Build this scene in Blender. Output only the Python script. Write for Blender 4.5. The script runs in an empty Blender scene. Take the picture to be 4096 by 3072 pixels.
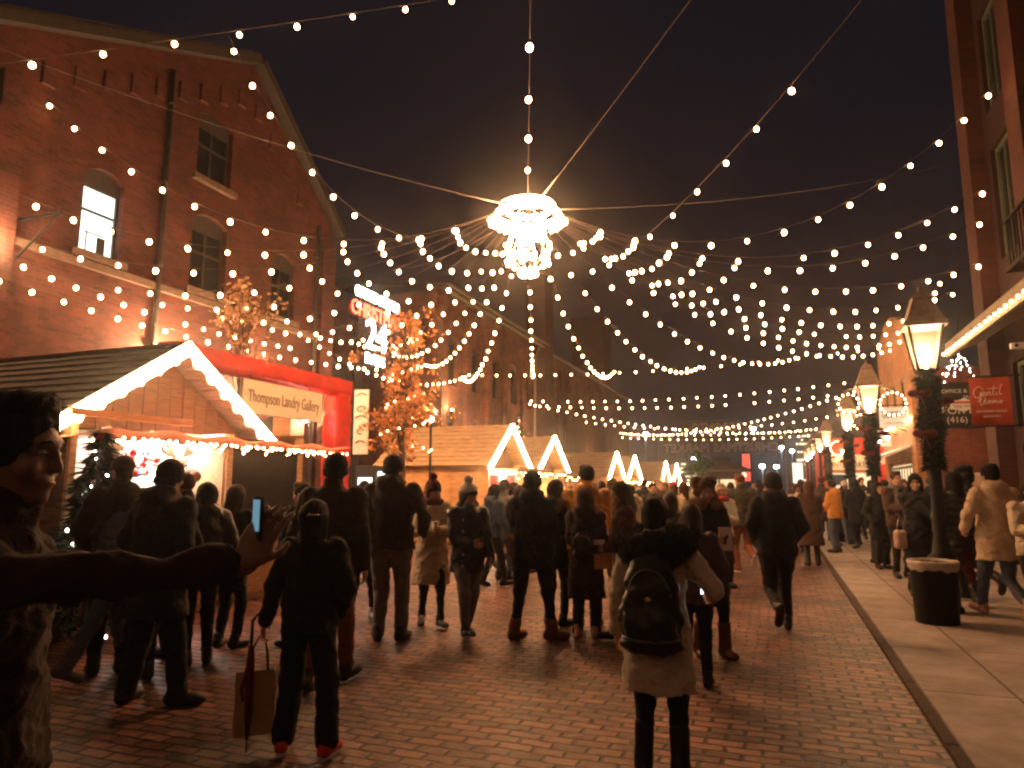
import bpy, bmesh, math, random
import numpy as np
from mathutils import Vector, Matrix, Euler
from mathutils.geometry import tessellate_polygon
random.seed(7)
R = math.radians
scene = bpy.context.scene
COL = scene.collection

# ------------------------------------------------------------------ camera
PITCH = 8.25
cam_d = bpy.data.cameras.new('camera')
cam = bpy.data.objects.new('camera', cam_d)
COL.objects.link(cam)
cam.location = (0, 0, 1.6)
cam.rotation_euler = (R(90 + PITCH), 0, 0)
cam_d.sensor_width = 36
cam_d.lens = 24.656
cam_d.clip_start = 0.05
cam_d.clip_end = 2000
scene.camera = cam

# ------------------------------------------------------------------ night sky
world = bpy.data.worlds.new('World')
scene.world = world
world.use_nodes = True
wn = world.node_tree
wn.nodes.clear()
wo = wn.nodes.new('ShaderNodeOutputWorld')
sky = wn.nodes.new('ShaderNodeTexSky')
sky.sky_type = 'NISHITA'
sky.sun_disc = False
sky.sun_elevation = R(-4)
sky.sun_rotation = R(200)
bg1 = wn.nodes.new('ShaderNodeBackground')
bg1.inputs[1].default_value = 0.004
wn.links.new(sky.outputs[0], bg1.inputs[0])
bg2 = wn.nodes.new('ShaderNodeBackground')          # city glow on the night cloud
bg2.inputs[0].default_value = (0.0034, 0.0027, 0.0038, 1)
bg2.inputs[1].default_value = 1.0
wadd = wn.nodes.new('ShaderNodeAddShader')
wn.links.new(bg1.outputs[0], wadd.inputs[0])
wn.links.new(bg2.outputs[0], wadd.inputs[1])
wn.links.new(wadd.outputs[0], wo.inputs[0])

# ------------------------------------------------------------------ exposure and sampling
vs = scene.view_settings
vs.view_transform = 'Standard'
vs.look = 'None'
vs.exposure = 1.35
vs.gamma = 1.0
scene.render.engine = 'CYCLES'
cy = scene.cycles
cy.use_denoising = True
cy.filter_width = 2.4
cy.max_bounces = 5
cy.diffuse_bounces = 2
cy.glossy_bounces = 2
cy.transmission_bounces = 3
cy.transparent_max_bounces = 8
cy.sample_clamp_indirect = 3.0
cy.use_light_tree = True
cy.caustics_reflective = False
cy.caustics_refractive = False
BULB = 22.0            # radiance of a garland bulb

# ------------------------------------------------------------------ street frame: t to the right of the street line, s along it
AZ = R(20.4)
ca, sa = math.cos(AZ), math.sin(AZ)
def S(t, s, z=0.0):
    return Vector((t*ca + s*sa, -t*sa + s*ca, z))

# ------------------------------------------------------------------ materials
M = {}
def newmat(name):
    m = bpy.data.materials.new(name)
    m.use_nodes = True
    nt = m.node_tree
    b = nt.nodes['Principled BSDF']
    M[name] = m
    return m, nt, b
def mat(name, col, rough=0.75, var=0.25, scale=9.0, bump=0.25, bscale=None, metal=0.0, stretch=(1, 1, 1), sheen=0.0, spec=0.4):
    m, nt, b = newmat(name)
    N, L = nt.nodes, nt.links
    tc = N.new('ShaderNodeTexCoord')
    mp = N.new('ShaderNodeMapping')
    mp.inputs['Scale'].default_value = stretch
    L.new(tc.outputs['Object'], mp.inputs[0])
    n1 = N.new('ShaderNodeTexNoise')
    n1.inputs['Scale'].default_value = scale
    n1.inputs['Detail'].default_value = 5
    L.new(mp.outputs[0], n1.inputs['Vector'])
    cr = N.new('ShaderNodeValToRGB')
    cr.color_ramp.elements[0].position = 0.3
    cr.color_ramp.elements[1].position = 0.7
    cr.color_ramp.elements[0].color = tuple(c*(1-var) for c in col) + (1,)
    cr.color_ramp.elements[1].color = tuple(min(1, c*(1+var)) for c in col) + (1,)
    L.new(n1.outputs['Fac'], cr.inputs[0])
    L.new(cr.outputs[0], b.inputs['Base Color'])
    b.inputs['Roughness'].default_value = rough
    b.inputs['Metallic'].default_value = metal
    b.inputs['Specular IOR Level'].default_value = spec
    if sheen:
        b.inputs['Sheen Weight'].default_value = sheen
    if bump:
        n2 = N.new('ShaderNodeTexNoise')
        n2.inputs['Scale'].default_value = bscale or scale*5
        n2.inputs['Detail'].default_value = 4
        L.new(mp.outputs[0], n2.inputs['Vector'])
        bp = N.new('ShaderNodeBump')
        bp.inputs['Strength'].default_value = bump
        bp.inputs['Distance'].default_value = 0.01
        L.new(n2.outputs['Fac'], bp.inputs['Height'])
        L.new(bp.outputs[0], b.inputs['Normal'])
    return m
def emis(name, col, strength, base=(0.5, 0.4, 0.3)):
    m, nt, b = newmat(name)
    b.inputs['Base Color'].default_value = base + (1,)
    b.inputs['Emission Color'].default_value = tuple(col) + (1,)
    b.inputs['Emission Strength'].default_value = strength
    b.inputs['Roughness'].default_value = 0.4
    return m
def brick(name, c1, c2, mortar, axes, bw=0.22, bh=0.075, ms=0.007, rough=0.85, bump=0.6, stain=0.5):
    """brick courses in object space; axes picks the two coordinates of the wall's plane"""
    m, nt, b = newmat(name)
    N, L = nt.nodes, nt.links
    tc = N.new('ShaderNodeTexCoord')
    sp = N.new('ShaderNodeSeparateXYZ')
    L.new(tc.outputs['Object'], sp.inputs[0])
    cb = N.new('ShaderNodeCombineXYZ')
    L.new(sp.outputs[axes[0]], cb.inputs[0])
    L.new(sp.outputs[axes[1]], cb.inputs[1])
    wv = N.new('ShaderNodeTexNoise')
    wv.inputs['Scale'].default_value = 3.0
    L.new(tc.outputs['Object'], wv.inputs['Vector'])
    dm = N.new('ShaderNodeMixRGB')
    dm.blend_type = 'ADD'
    dm.inputs[0].default_value = 0.025
    L.new(cb.outputs[0], dm.inputs[1])
    L.new(wv.outputs['Color'], dm.inputs[2])
    br = N.new('ShaderNodeTexBrick')
    br.inputs['Scale'].default_value = 1.0
    br.inputs['Brick Width'].default_value = bw
    br.inputs['Row Height'].default_value = bh
    br.inputs['Mortar Size'].default_value = ms
    br.inputs['Mortar Smooth'].default_value = 0.3
    br.inputs['Bias'].default_value = -0.15
    br.inputs['Color1'].default_value = c1 + (1,)
    br.inputs['Color2'].default_value = c2 + (1,)
    br.inputs['Mortar'].default_value = mortar + (1,)
    L.new(dm.outputs[0], br.inputs['Vector'])
    n1 = N.new('ShaderNodeTexNoise')
    n1.inputs['Scale'].default_value = 0.9
    n1.inputs['Detail'].default_value = 6
    n1.inputs['Roughness'].default_value = 0.7
    L.new(tc.outputs['Object'], n1.inputs['Vector'])
    cr = N.new('ShaderNodeValToRGB')
    cr.color_ramp.elements[0].position = 0.32
    cr.color_ramp.elements[1].position = 0.62
    cr.color_ramp.elements[0].color = (1-stain,)*3 + (1,)
    cr.color_ramp.elements[1].color = (1.15, 1.12, 1.1, 1)
    L.new(n1.outputs['Fac'], cr.inputs[0])
    mx = N.new('ShaderNodeMixRGB')
    mx.blend_type = 'MULTIPLY'
    mx.inputs[0].default_value = 1.0
    L.new(br.outputs['Color'], mx.inputs[1])
    L.new(cr.outputs[0], mx.inputs[2])
    L.new(mx.outputs[0], b.inputs['Base Color'])
    b.inputs['Roughness'].default_value = rough
    n2 = N.new('ShaderNodeTexNoise')
    n2.inputs['Scale'].default_value = 40
    L.new(tc.outputs['Object'], n2.inputs['Vector'])
    ad = N.new('ShaderNodeMath')
    ad.operation = 'MULTIPLY_ADD'
    ad.inputs[1].default_value = -1.0
    L.new(br.outputs['Fac'], ad.inputs[0])
    L.new(n2.outputs['Fac'], ad.inputs[2])
    bp = N.new('ShaderNodeBump')
    bp.inputs['Strength'].default_value = bump
    bp.inputs['Distance'].default_value = 0.012
    L.new(ad.outputs[0], bp.inputs['Height'])
    L.new(bp.outputs[0], b.inputs['Normal'])
    return m

WARM = (1.0, 0.465, 0.19)
emis('bulb_glow', WARM, BULB)
emis('hub_glow', WARM, BULB*3.0)
emis('far_bulb_glow', WARM, BULB*0.8)
emis('rope_glow', (1.0, 0.60, 0.28), 34.0)
emis('lamp_flame', (1.0, 0.6, 0.28), 40.0)
emis('twinkle_white', (1.0, 0.86, 0.68), 9.0)
emis('sign_white', (0.85, 1.0, 0.75), 5.0)
emis('sign_red', (1.0, 0.07, 0.035), 3.2)
emis('sign_digit', (1.0, 0.93, 0.8), 7.0)
emis('lit_window', (0.80, 1.0, 0.86), 1.1)
emis('phone_screen', (0.25, 0.62, 0.85), .16)
emis('phone_glow', (0.75, 0.85, 1.0), 3.0)
emis('awning_lamp', (1.0, 0.88, 0.7), 4.0)
emis('street_white', (0.80, 0.93, 1.0), 22.0)
emis('shop_sign_lit', (1.0, 0.80, 0.55), 0.22, (0.3, 0.26, 0.2))
emis('tower_window', (1.0, 0.80, 0.5), 0.9)
emis('heater_red', (1.0, 0.12, 0.05), 3.0)
emis('shop_glow', (1.0, 0.72, 0.42), 0.45)
emis('lit_panel', (1.0, 0.74, 0.5), 0.8)
mat('tarp_dark', (0.016, 0.014, 0.013), 0.4, 0.3, 6, 0.3, spec=0.15)
mat('eye_white', (0.42, 0.34, 0.30), 0.3, 0.05, 9, 0)  # eye whites with their shade put into the colour
mat('gable_wood', (0.125, 0.062, 0.032), 0.8, 0.35, 5, 0.4, 40, stretch=(1, 1, 8))
mat('black_metal', (0.009, 0.009, 0.010), 0.6, 0.2, 20, 0.1, spec=0.25)
mat('grey_metal', (0.22, 0.21, 0.20), 0.5, 0.2, 12, 0.1, metal=0.3)
mat('copper_roof', (0.26, 0.20, 0.15), 0.55, 0.3, 9, 0.15, metal=0.2)
mat('cable_black', (0.06, 0.05, 0.045), 0.6, 0.1, 20, 0)
mat('wood_cedar', (0.21, 0.11, 0.055), 0.8, 0.35, 5, 0.4, 40, stretch=(1, 1, 8))
mat('wood_shingle', (0.42, 0.27, 0.14), 0.85, 0.35, 4, 0.5, 30, stretch=(1, 6, 6))
mat('wood_shingle_old', (0.20, 0.15, 0.11), 0.85, 0.35, 4, 0.5, 30, stretch=(1, 6, 6))
mat('plywood', (0.52, 0.26, 0.10), 0.7, 0.25, 3, 0.15, 30, stretch=(1, 1, 5))
mat('wood_dark', (0.11, 0.06, 0.035), 0.75, 0.3, 6, 0.3, 40, stretch=(1, 1, 7))
mat('wood_pale', (0.52, 0.36, 0.21), 0.75, 0.25, 6, 0.3, 40, stretch=(6, 1, 6))
mat('white_paint', (0.80, 0.76, 0.70), 0.6, 0.06, 6, 0.1)
mat('cream_board', (0.74, 0.66, 0.52), 0.6, 0.06, 4, 0.05)
mat('letter_brown', (0.22, 0.15, 0.10), 0.6, 0.1, 9, 0)
mat('letter_dark', (0.10, 0.055, 0.03), 0.6, 0.1, 9, 0)
mat('letter_pale', (0.75, 0.66, 0.58), 0.5, 0.05, 9, 0)
mat('red_fabric', (0.52, 0.025, 0.012), 0.55, 0.25, 3, 0.5, 14)
mat('red_board', (0.55, 0.04, 0.02), 0.6, 0.15, 5, 0.2)
mat('banner_red', (0.46, 0.07, 0.035), 0.65, 0.12, 4, 0.2)
mat('net_pink', (0.62, 0.20, 0.13), 0.7, 0.3, 20, 0.4)
mat('dark_board', (0.018, 0.016, 0.018), 0.5, 0.2, 5, 0.05)
mat('glass_dark', (0.02, 0.022, 0.024), 0.12, 0.2, 3, 0.02)
mat('frame_green', (0.10, 0.12, 0.085), 0.6, 0.2, 9, 0.2)
mat('frame_dark', (0.05, 0.045, 0.04), 0.6, 0.2, 9, 0.2)
mat('soffit', (0.30, 0.27, 0.20), 0.7, 0.25, 4, 0.2)
mat('stone_sill', (0.15, 0.105, 0.08), 0.8, 0.2, 7, 0.4)
mat('roof_dark', (0.045, 0.04, 0.04), 0.8, 0.3, 5, 0.3)
mat('sign_wire', (0.62, 0.52, 0.36), 0.5, 0.1, 9, 0)
mat('gutter', (0.22, 0.19, 0.14), 0.6, 0.2, 5, 0.1)
mat('curtain', (0.62, 0.58, 0.50), 0.8, 0.12, 10, 0.2, stretch=(6, 6, 1))
mat('bin_black', (0.007, 0.007, 0.008), 0.55, 0.3, 14, 0.25, spec=0.25)
mat('bin_bag', (0.50, 0.46, 0.40), 0.25, 0.15, 9, 0.6, 20)
mat('bark', (0.10, 0.07, 0.05), 0.9, 0.4, 14, 0.8, 30, stretch=(1, 1, 0.3))
mat('leaf_autumn', (0.62, 0.29, 0.11), 0.7, 0.5, 5, 0)
mat('leaf_pale', (0.55, 0.34, 0.18), 0.7, 0.4, 5, 0)
mat('needle_green', (0.010, 0.019, 0.010), 0.75, 0.5, 9, 0)
mat('leaf_green', (0.05, 0.12, 0.04), 0.7, 0.5, 5, 0)
mat('snow_white', (0.75, 0.73, 0.70), 0.8, 0.15, 20, 0)
mat('bow_red', (0.12, 0.006, 0.009), 0.5, 0.2, 9, 0.3)
mat('bauble_red', (0.60, 0.02, 0.02), 0.22, 0.1, 4, 0)
mat('bauble_white', (0.80, 0.76, 0.72), 0.25, 0.08, 4, 0)
mat('bauble_blue', (0.05, 0.18, 0.45), 0.2, 0.1, 4, 0)
mat('moose_brown', (0.17, 0.085, 0.045), 0.9, 0.3, 25, 0.8, 60, sheen=0.3)
mat('antler_brown', (0.12, 0.055, 0.03), 0.8, 0.25, 20, 0.5)
mat('cup_white', (0.78, 0.70, 0.60), 0.55, 0.05, 9, 0)
mat('box_white', (0.80, 0.76, 0.70), 0.5, 0.05, 9, 0)
mat('kraft_paper', (0.45, 0.27, 0.13), 0.8, 0.15, 9, 0.2)
mat('gold_foil', (0.75, 0.42, 0.16), 0.3, 0.35, 30, 0.9, 45, metal=0.8)
mat('tote_pink', (0.62, 0.45, 0.36), 0.75, 0.1, 9, 0.3)
mat('leather_black', (0.02, 0.019, 0.02), 0.4, 0.2, 18, 0.2)
mat('chrome', (0.8, 0.78, 0.74), 0.2, 0.05, 9, 0, metal=1.0)
mat('tower_dark', (0.020, 0.018, 0.020), 0.9, 0.15, 2, 0)
brick('brick_left', (0.125, 0.033, 0.023), (0.052, 0.015, 0.012), (0.09, 0.052, 0.04), (1, 2), stain=0.62)
brick('brick_left_dark', (0.10, 0.035, 0.02), (0.06, 0.022, 0.015), (0.08, 0.05, 0.04), (1, 2))
brick('brick_mid', (0.26, 0.09, 0.042), (0.14, 0.048, 0.024), (0.18, 0.11, 0.075), (1, 2), stain=.7)
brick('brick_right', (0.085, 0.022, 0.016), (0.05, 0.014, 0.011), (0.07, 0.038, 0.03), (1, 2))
brick('brick_right_shade', (0.040, 0.012, 0.010), (0.024, 0.008, 0.007), (0.034, 0.02, 0.017), (1, 2))  # darker copy of the pier brick, shade between the piers put into its colour
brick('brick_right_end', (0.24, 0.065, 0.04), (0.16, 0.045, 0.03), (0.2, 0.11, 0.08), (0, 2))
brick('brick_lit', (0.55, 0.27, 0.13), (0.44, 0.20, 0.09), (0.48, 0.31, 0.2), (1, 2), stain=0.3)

def cloth(name, col, rough=0.92, var=0.10, sc=34, bump=0.3, sheen=0.04):
    m = mat(name, col, rough, var, sc, bump, sc*6, sheen=sheen)
    nt = m.node_tree; b = nt.nodes['Principled BSDF']                # broad creases of a worn winter garment under the fine weave
    old = b.inputs['Normal'].links[0].from_node
    tc = nt.nodes.new('ShaderNodeTexCoord'); n = nt.nodes.new('ShaderNodeTexNoise'); n.inputs['Scale'].default_value = 9; n.inputs['Detail'].default_value = 3; n.inputs['Distortion'].default_value = 1.6
    nt.links.new(tc.outputs['Object'], n.inputs['Vector'])
    bp = nt.nodes.new('ShaderNodeBump'); bp.inputs['Strength'].default_value = .5; bp.inputs['Distance'].default_value = .035
    nt.links.new(n.outputs['Fac'], bp.inputs['Height']); nt.links.new(bp.outputs[0], old.inputs['Normal'])
    return m
for nm, c in {'black': (.016, .016, .019), 'charcoal': (.03, .029, .031), 'navy': (.017, .02, .033), 'brown': (.07, .04, .028), 'darkbrown': (.042, .027, .022),
              'olive': (.055, .05, .034), 'grey': (.13, .125, .125), 'beige': (.50, .40, .28), 'cream': (.62, .53, .41), 'maroon': (.11, .018, .02),
              'red': (.36, .025, .02), 'orange': (.60, .26, .055), 'blue': (.05, .075, .13), 'jeans': (.085, .105, .15), 'tan': (.60, .47, .33), 'white': (.70, .66, .60),
              'purple': (.09, .05, .08), 'greytrouser': (.20, .175, .15), 'rust': (.22, .075, .035), 'umber': (.030, .015, .012)}.items():
    cloth('cloth_' + nm, c)
mat('puffer_grey', (.095, .095, .11), 0.42, 0.15, 12, 0.2, spec=0.6)
mat('puffer_black', (.016, .016, .02), 0.40, 0.15, 12, 0.2, spec=0.5)
mat('puffer_orange', (.62, .27, .05), 0.5, 0.12, 12, 0.2)
mat('fur_black', (.014, .013, .014), 0.95, 0.4, 40, 1.0, 90, sheen=0.05)
mat('fur_tan', (.38, .22, .11), 0.95, 0.4, 40, 1.0, 90, sheen=0.1)
for nm, c in {'black': (.012, .010, .010), 'brown': (.045, .024, .015), 'red': (.085, .03, .02), 'auburn': (.13, .055, .025), 'blond': (.38, .23, .11), 'grey': (.2, .18, .17)}.items():
    mat('hair_' + nm, c, 0.6, 0.4, 30, 0.7, 80, stretch=(4, 4, 0.6), spec=0.12)
for nm, c in {'light': (.55, .33, .23), 'mid': (.23, .125, .08), 'dark': (.13, .065, .04)}.items():  # mid is darkened, shade on the face put into its colour
    m_ = mat('skin_' + nm, c, 0.5, 0.10, 14, 0.15, 120)
    m_.node_tree.nodes['Principled BSDF'].inputs['Subsurface Weight'].default_value = 0.0
mat('lip', (.34, .10, .08), 0.45, 0.1, 20, 0)
mat('eye_dark', (.02, .012, .01), 0.15, 0.1, 20, 0)
mat('shoe_black', (.017, .016, .016), 0.45, 0.2, 15, 0.2)
mat('shoe_brown', (.17, .06, .028), 0.6, 0.2, 15, 0.2)
mat('shoe_white', (.72, .68, .62), 0.5, 0.1, 15, 0.1)
mat('shoe_pink', (.55, .26, .20), 0.5, 0.1, 15, 0.1)
mat('shoe_red', (.60, .04, .03), 0.5, 0.1, 15, 0.1)
mat('boot_grey', (.10, .085, .075), 0.7, 0.2, 15, 0.2)

# ------------------------------------------------------------------ object helpers
def tag(o, label=None, cat=None, group=None, kind=None):
    if label: o['label'] = label
    if cat: o['category'] = cat
    if group: o['group'] = group
    if kind: o['kind'] = kind
    return o
def link(o, parent=None):
    COL.objects.link(o)
    if parent is not None:
        o.parent = parent
    return o
def thing(name, label, cat, loc=(0, 0, 0), rz=None, group=None):
    """an Empty at the thing's base; without rz it is square to the street"""
    o = bpy.data.objects.new(name, None)
    o.empty_display_size = 0.3
    COL.objects.link(o)
    o.location = loc
    o.rotation_euler = (0, 0, -AZ if rz is None else rz)
    return tag(o, label, cat, group)

class MB:
    def __init__(s):
        s.v = []; s.f = []; s.m = []; s.sm = []
    def add(s, vs, fs, mi=0, smooth=False):
        o = len(s.v)
        s.v += [tuple(p) for p in vs]
        s.f += [tuple(i + o for i in f) for f in fs]
        s.m += [mi]*len(fs)
        s.sm += [smooth]*len(fs)
        return s
    def box(s, lo, hi, mi=0, X=None):
        x0, y0, z0 = lo; x1, y1, z1 = hi
        v = [(x0, y0, z0), (x1, y0, z0), (x1, y1, z0), (x0, y1, z0), (x0, y0, z1), (x1, y0, z1), (x1, y1, z1), (x0, y1, z1)]
        if X is not None:
            v = [tuple(X @ Vector(p)) for p in v]
        return s.add(v, [(0, 3, 2, 1), (4, 5, 6, 7), (0, 1, 5, 4), (1, 2, 6, 5), (2, 3, 7, 6), (3, 0, 4, 7)], mi)
    def beam(s, a, b, w, h, mi=0, up=(0, 0, 1)):
        a, b = Vector(a), Vector(b)
        d = (b - a).normalized()
        r = d.cross(Vector(up))
        if r.length < 1e-4: r = d.cross(Vector((1, 0, 0)))
        r.normalize()
        u = r.cross(d)
        r *= w/2; u *= h/2
        v = [a-r-u, a+r-u, a+r+u, a-r+u, b-r-u, b+r-u, b+r+u, b-r+u]
        return s.add(v, [(0, 3, 2, 1), (4, 5, 6, 7), (0, 1, 5, 4), (1, 2, 6, 5), (2, 3, 7, 6), (3, 0, 4, 7)], mi)
    def tube(s, path, r, n=6, mi=0, caps=True):
        P = [Vector(p) for p in path]
        rr = r if isinstance(r, (list, tuple)) else [r]*len(P)
        vs = []; fs = []
        prev = None
        for i, p in enumerate(P):
            d = (P[min(i+1, len(P)-1)] - P[max(i-1, 0)]).normalized()
            if prev is None:
                a = d.cross(Vector((0, 0, 1)))
                if a.length < 0.05: a = d.cross(Vector((1, 0, 0)))
            else:
                a = prev - d*prev.dot(d)
            a.normalize(); prev = a
            b = d.cross(a)
            for k in range(n):
                t = 2*math.pi*k/n
                vs.append(p + (a*math.cos(t) + b*math.sin(t))*rr[i])
        for i in range(len(P)-1):
            for k in range(n):
                fs.append((i*n+k, i*n+(k+1) % n, (i+1)*n+(k+1) % n, (i+1)*n+k))
        if caps:
            fs.append(tuple(range(n))[::-1])
            fs.append(tuple((len(P)-1)*n+k for k in range(n)))
        return s.add(vs, fs, mi, True)
    def lathe(s, prof, n=16, c=(0, 0, 0), mi=0, smooth=True, sides=None):
        vs = []; fs = []
        for r, z in prof:
            for k in range(n):
                t = 2*math.pi*(k+0.5)/n
                vs.append((c[0]+r*math.cos(t), c[1]+r*math.sin(t), c[2]+z))
        for i in range(len(prof)-1):
            for k in range(n):
                fs.append((i*n+k, i*n+(k+1) % n, (i+1)*n+(k+1) % n, (i+1)*n+k))
        fs.append(tuple(range(n))[::-1])
        fs.append(tuple((len(prof)-1)*n+k for k in range(n)))
        return s.add(vs, fs, mi, smooth)
    def ball(s, c, r, n=10, m=6, mi=0):
        rx, ry, rz = (r, r, r) if not isinstance(r, (tuple, list)) else r
        vs = [(c[0], c[1], c[2]-rz)]
        for i in range(1, m):
            ph = math.pi*i/m - math.pi/2
            for k in range(n):
                t = 2*math.pi*k/n
                vs.append((c[0]+rx*math.cos(ph)*math.cos(t), c[1]+ry*math.cos(ph)*math.sin(t), c[2]+rz*math.sin(ph)))
        vs.append((c[0], c[1], c[2]+rz))
        fs = [(0, 1+(k+1) % n, 1+k) for k in range(n)]
        for i in range(m-2):
            for k in range(n):
                a = 1+i*n
                fs.append((a+k, a+(k+1) % n, a+n+(k+1) % n, a+n+k))
        last = len(vs)-1
        a = 1+(m-2)*n
        fs += [(a+k, a+(k+1) % n, last) for k in range(n)]
        return s.add(vs, fs, mi, True)
    def prism(s, poly, fn, d0, d1, mi=0):
        """poly in 2D, fn(a,b,d) -> 3D, extruded from d0 to d1"""
        n = len(poly)
        vs = [fn(a, b, d0) for a, b in poly] + [fn(a, b, d1) for a, b in poly]
        fs = [(i, (i+1) % n, n+(i+1) % n, n+i) for i in range(n)]
        tri = tessellate_polygon([[Vector((a, b, 0)) for a, b in poly]])
        for t in tri:
            fs.append(tuple(t)); fs.append(tuple(n+i for i in reversed(t)))
        return s.add(vs, fs, mi)
    def panel(s, outline, holes, fn, depth, mi=0, mr=None):
        """a wall sheet with openings: outline and holes in 2D, reveals going back by depth"""
        loops = [outline] + holes
        pts = [p for l in loops for p in l]
        tri = tessellate_polygon([[Vector((a, b, 0)) for a, b in l] for l in loops])
        s.add([fn(a, b, 0) for a, b in pts], [tuple(t) for t in tri], mi)
        for l in holes:
            n = len(l)
            s.add([fn(a, b, 0) for a, b in l] + [fn(a, b, -depth) for a, b in l],
                  [(i, (i+1) % n, n+(i+1) % n, n+i) for i in range(n)], mi if mr is None else mr)
        return s
    def build(s, name, mats, parent=None, flip=False):
        me = bpy.data.meshes.new(name)
        me.from_pydata(s.v, [], s.f)
        for m in (mats if isinstance(mats, (list, tuple)) else [mats]):
            me.materials.append(M[m] if isinstance(m, str) else m)
        me.polygons.foreach_set('material_index', s.m)
        me.polygons.foreach_set('use_smooth', s.sm)
        bm = bmesh.new(); bm.from_mesh(me)
        bmesh.ops.recalc_face_normals(bm, faces=bm.faces)
        bm.to_mesh(me); bm.free()
        me.update()
        return link(bpy.data.objects.new(name, me), parent)

def lampobj(name, kind, loc, energy, col, parent=None, size=0.1, spot=None, aim=None):
    d = bpy.data.lights.new(name, kind)
    d.energy = energy
    d.color = col
    if kind == 'AREA': d.size = size
    else: d.shadow_soft_size = size
    if spot: d.spot_size = R(spot); d.spot_blend = 0.8
    o = bpy.data.objects.new(name, d)
    o.location = loc
    if aim is not None:
        o.rotation_euler = Vector(aim).to_track_quat('-Z', 'Y').to_euler()
    return link(o, parent)

def text_mesh(body, size, ex=0.004, align='CENTER', outline=0.0, spacing=1.0):
    c = bpy.data.curves.new('lettering', 'FONT')
    c.body = body
    c.size = size
    c.extrude = ex
    c.align_x = align
    c.align_y = 'CENTER'
    c.space_character = spacing
    c.resolution_u = 3
    if outline:
        c.fill_mode = 'NONE'
        c.bevel_depth = outline
        c.bevel_resolution = 0
        c.extrude = 0
    o = bpy.data.objects.new('lettering', c)
    COL.objects.link(o)
    dg = bpy.context.evaluated_depsgraph_get()
    me = bpy.data.meshes.new_from_object(o.evaluated_get(dg))
    bpy.data.objects.remove(o)
    return me
# frames for lettering: columns are where text-x, text-y and the facing normal go, in a street-square thing
FACE = {'+t': Matrix(((0, 0, 1), (1, 0, 0), (0, 1, 0))), '-s': Matrix(((1, 0, 0), (0, 0, -1), (0, 1, 0))), '-t': Matrix(((0, 0, -1), (-1, 0, 0), (0, 1, 0))),
        '+s': Matrix(((-1, 0, 0), (0, 0, 1), (0, 1, 0)))}
def letters(body, size, m, parent, loc, face, name='lettering', width=None, ex=0.004, outline=0.0, spacing=1.0, sy=1.0):
    me = text_mesh(body, size, ex, 'CENTER', outline, spacing)
    xs = [v.co.x for v in me.vertices]
    k = width/(max(xs)-min(xs)) if width else 1.0
    X = FACE[face].to_4x4() @ Matrix.Diagonal((k, sy, 1, 1))
    me.transform(X)
    me.materials.clear(); me.materials.append(M[m])
    o = bpy.data.objects.new(name, me)
    o.location = loc
    return link(o, parent)

# bulbs -------------------------------------------------------------
def bulb_mesh(name, r, glow, socket=True):
    b = MB()
    b.ball((0, 0, -r*1.25), (r, r, r*1.12), 10, 7, 0)
    if socket:
        b.lathe([(r*0.42, -r*0.35), (r*0.45, 0.0), (r*0.36, r*0.75), (r*0.1, r*0.8)], 8, mi=1)
    o = b.build(name, [glow, 'black_metal'] if socket else [glow])
    me = o.data
    bpy.data.objects.remove(o)
    return me
BM = {}
for key, r_, g_ in (('near', .039, 'bulb_glow'), ('mid', .035, 'bulb_glow'), ('far', .042, 'far_bulb_glow'), ('tiny', .015, 'bulb_glow'), ('tinywhite', .014, 'twinkle_white'), ('small', .024, 'bulb_glow'), ('hub', .046, 'hub_glow'), ('hubsmall', .034, 'hub_glow')):
    BM[key] = bulb_mesh('bulb', r_, g_, key in ('near', 'mid', 'far'))
def put_bulb(parent, p, key='near', rot=None):
    o = bpy.data.objects.new('bulb', BM[key])
    o.location = p
    k_ = random.uniform(.9, 1.1); o.scale = (k_, k_, k_*random.uniform(.95, 1.1))
    if rot: o.rotation_euler = rot
    return link(o, parent)
def sagline(A, B, sag, n=24):
    A, B = Vector(A), Vector(B)
    return [A.lerp(B, i/n) - Vector((0, 0, 4*sag*(i/n)*(1-i/n))) for i in range(n+1)]
def light_string(A, B, sag, label, spacing=0.62, key='near', group='strings of warm bulbs over the street', first=0.35, skip=0.02, wire=0.007, zig=0.0):
    A, B = Vector(A), Vector(B)
    pts = sagline(A, B, sag, 28)
    t = thing('string_light', label, 'string lights', A, 0, group)
    b = MB(); b.tube([p - A for p in pts], wire, 4)
    b.build('cable', 'cable_black', t)
    acc = 0.0; nxt = first
    for i in range(28):
        seg = (pts[i+1]-pts[i]).length
        while nxt <= acc + seg:
            p = pts[i].lerp(pts[i+1], (nxt-acc)/seg)
            nxt += spacing*random.uniform(0.95, 1.05)
            if random.random() < skip: continue
            put_bulb(t, p - A + Vector((0, 0, -0.035)), key, (random.uniform(-.25, .25), random.uniform(-.25, .25), 0))
        acc += seg
    return t
class TH:
    """a street-square thing whose pieces are given in absolute street coordinates (t, s, z)"""
    def __init__(s, name, label, cat, t, ss, z=0.0, group=None):
        s.b = Vector((t, ss, z))
        s.o = thing(name, label, cat, S(t, ss, z), None, group)
    def put(s, mb, name, mats, parent=None, label=None):
        mb.v = [(p[0]-s.b.x, p[1]-s.b.y, p[2]-s.b.z) for p in mb.v]
        o = mb.build(name, mats, parent or s.o)
        if label: o['label'] = label
        return o
    def at(s, t, ss, z):
        return Vector((t, ss, z)) - s.b
wt = lambda t0: (lambda a, b, d: (t0 + d, a, b))          # wall sheet facing +t, 2D = (s, z)
wtn = lambda t0: (lambda a, b, d: (t0 - d, a, b))         # facing -t
wsn = lambda s0: (lambda a, b, d: (a, s0 - d, b))         # facing -s, 2D = (t, z)
def rect(a0, a1, b0, b1): return [(a0, b0), (a1, b0), (a1, b1), (a0, b1)]
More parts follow.
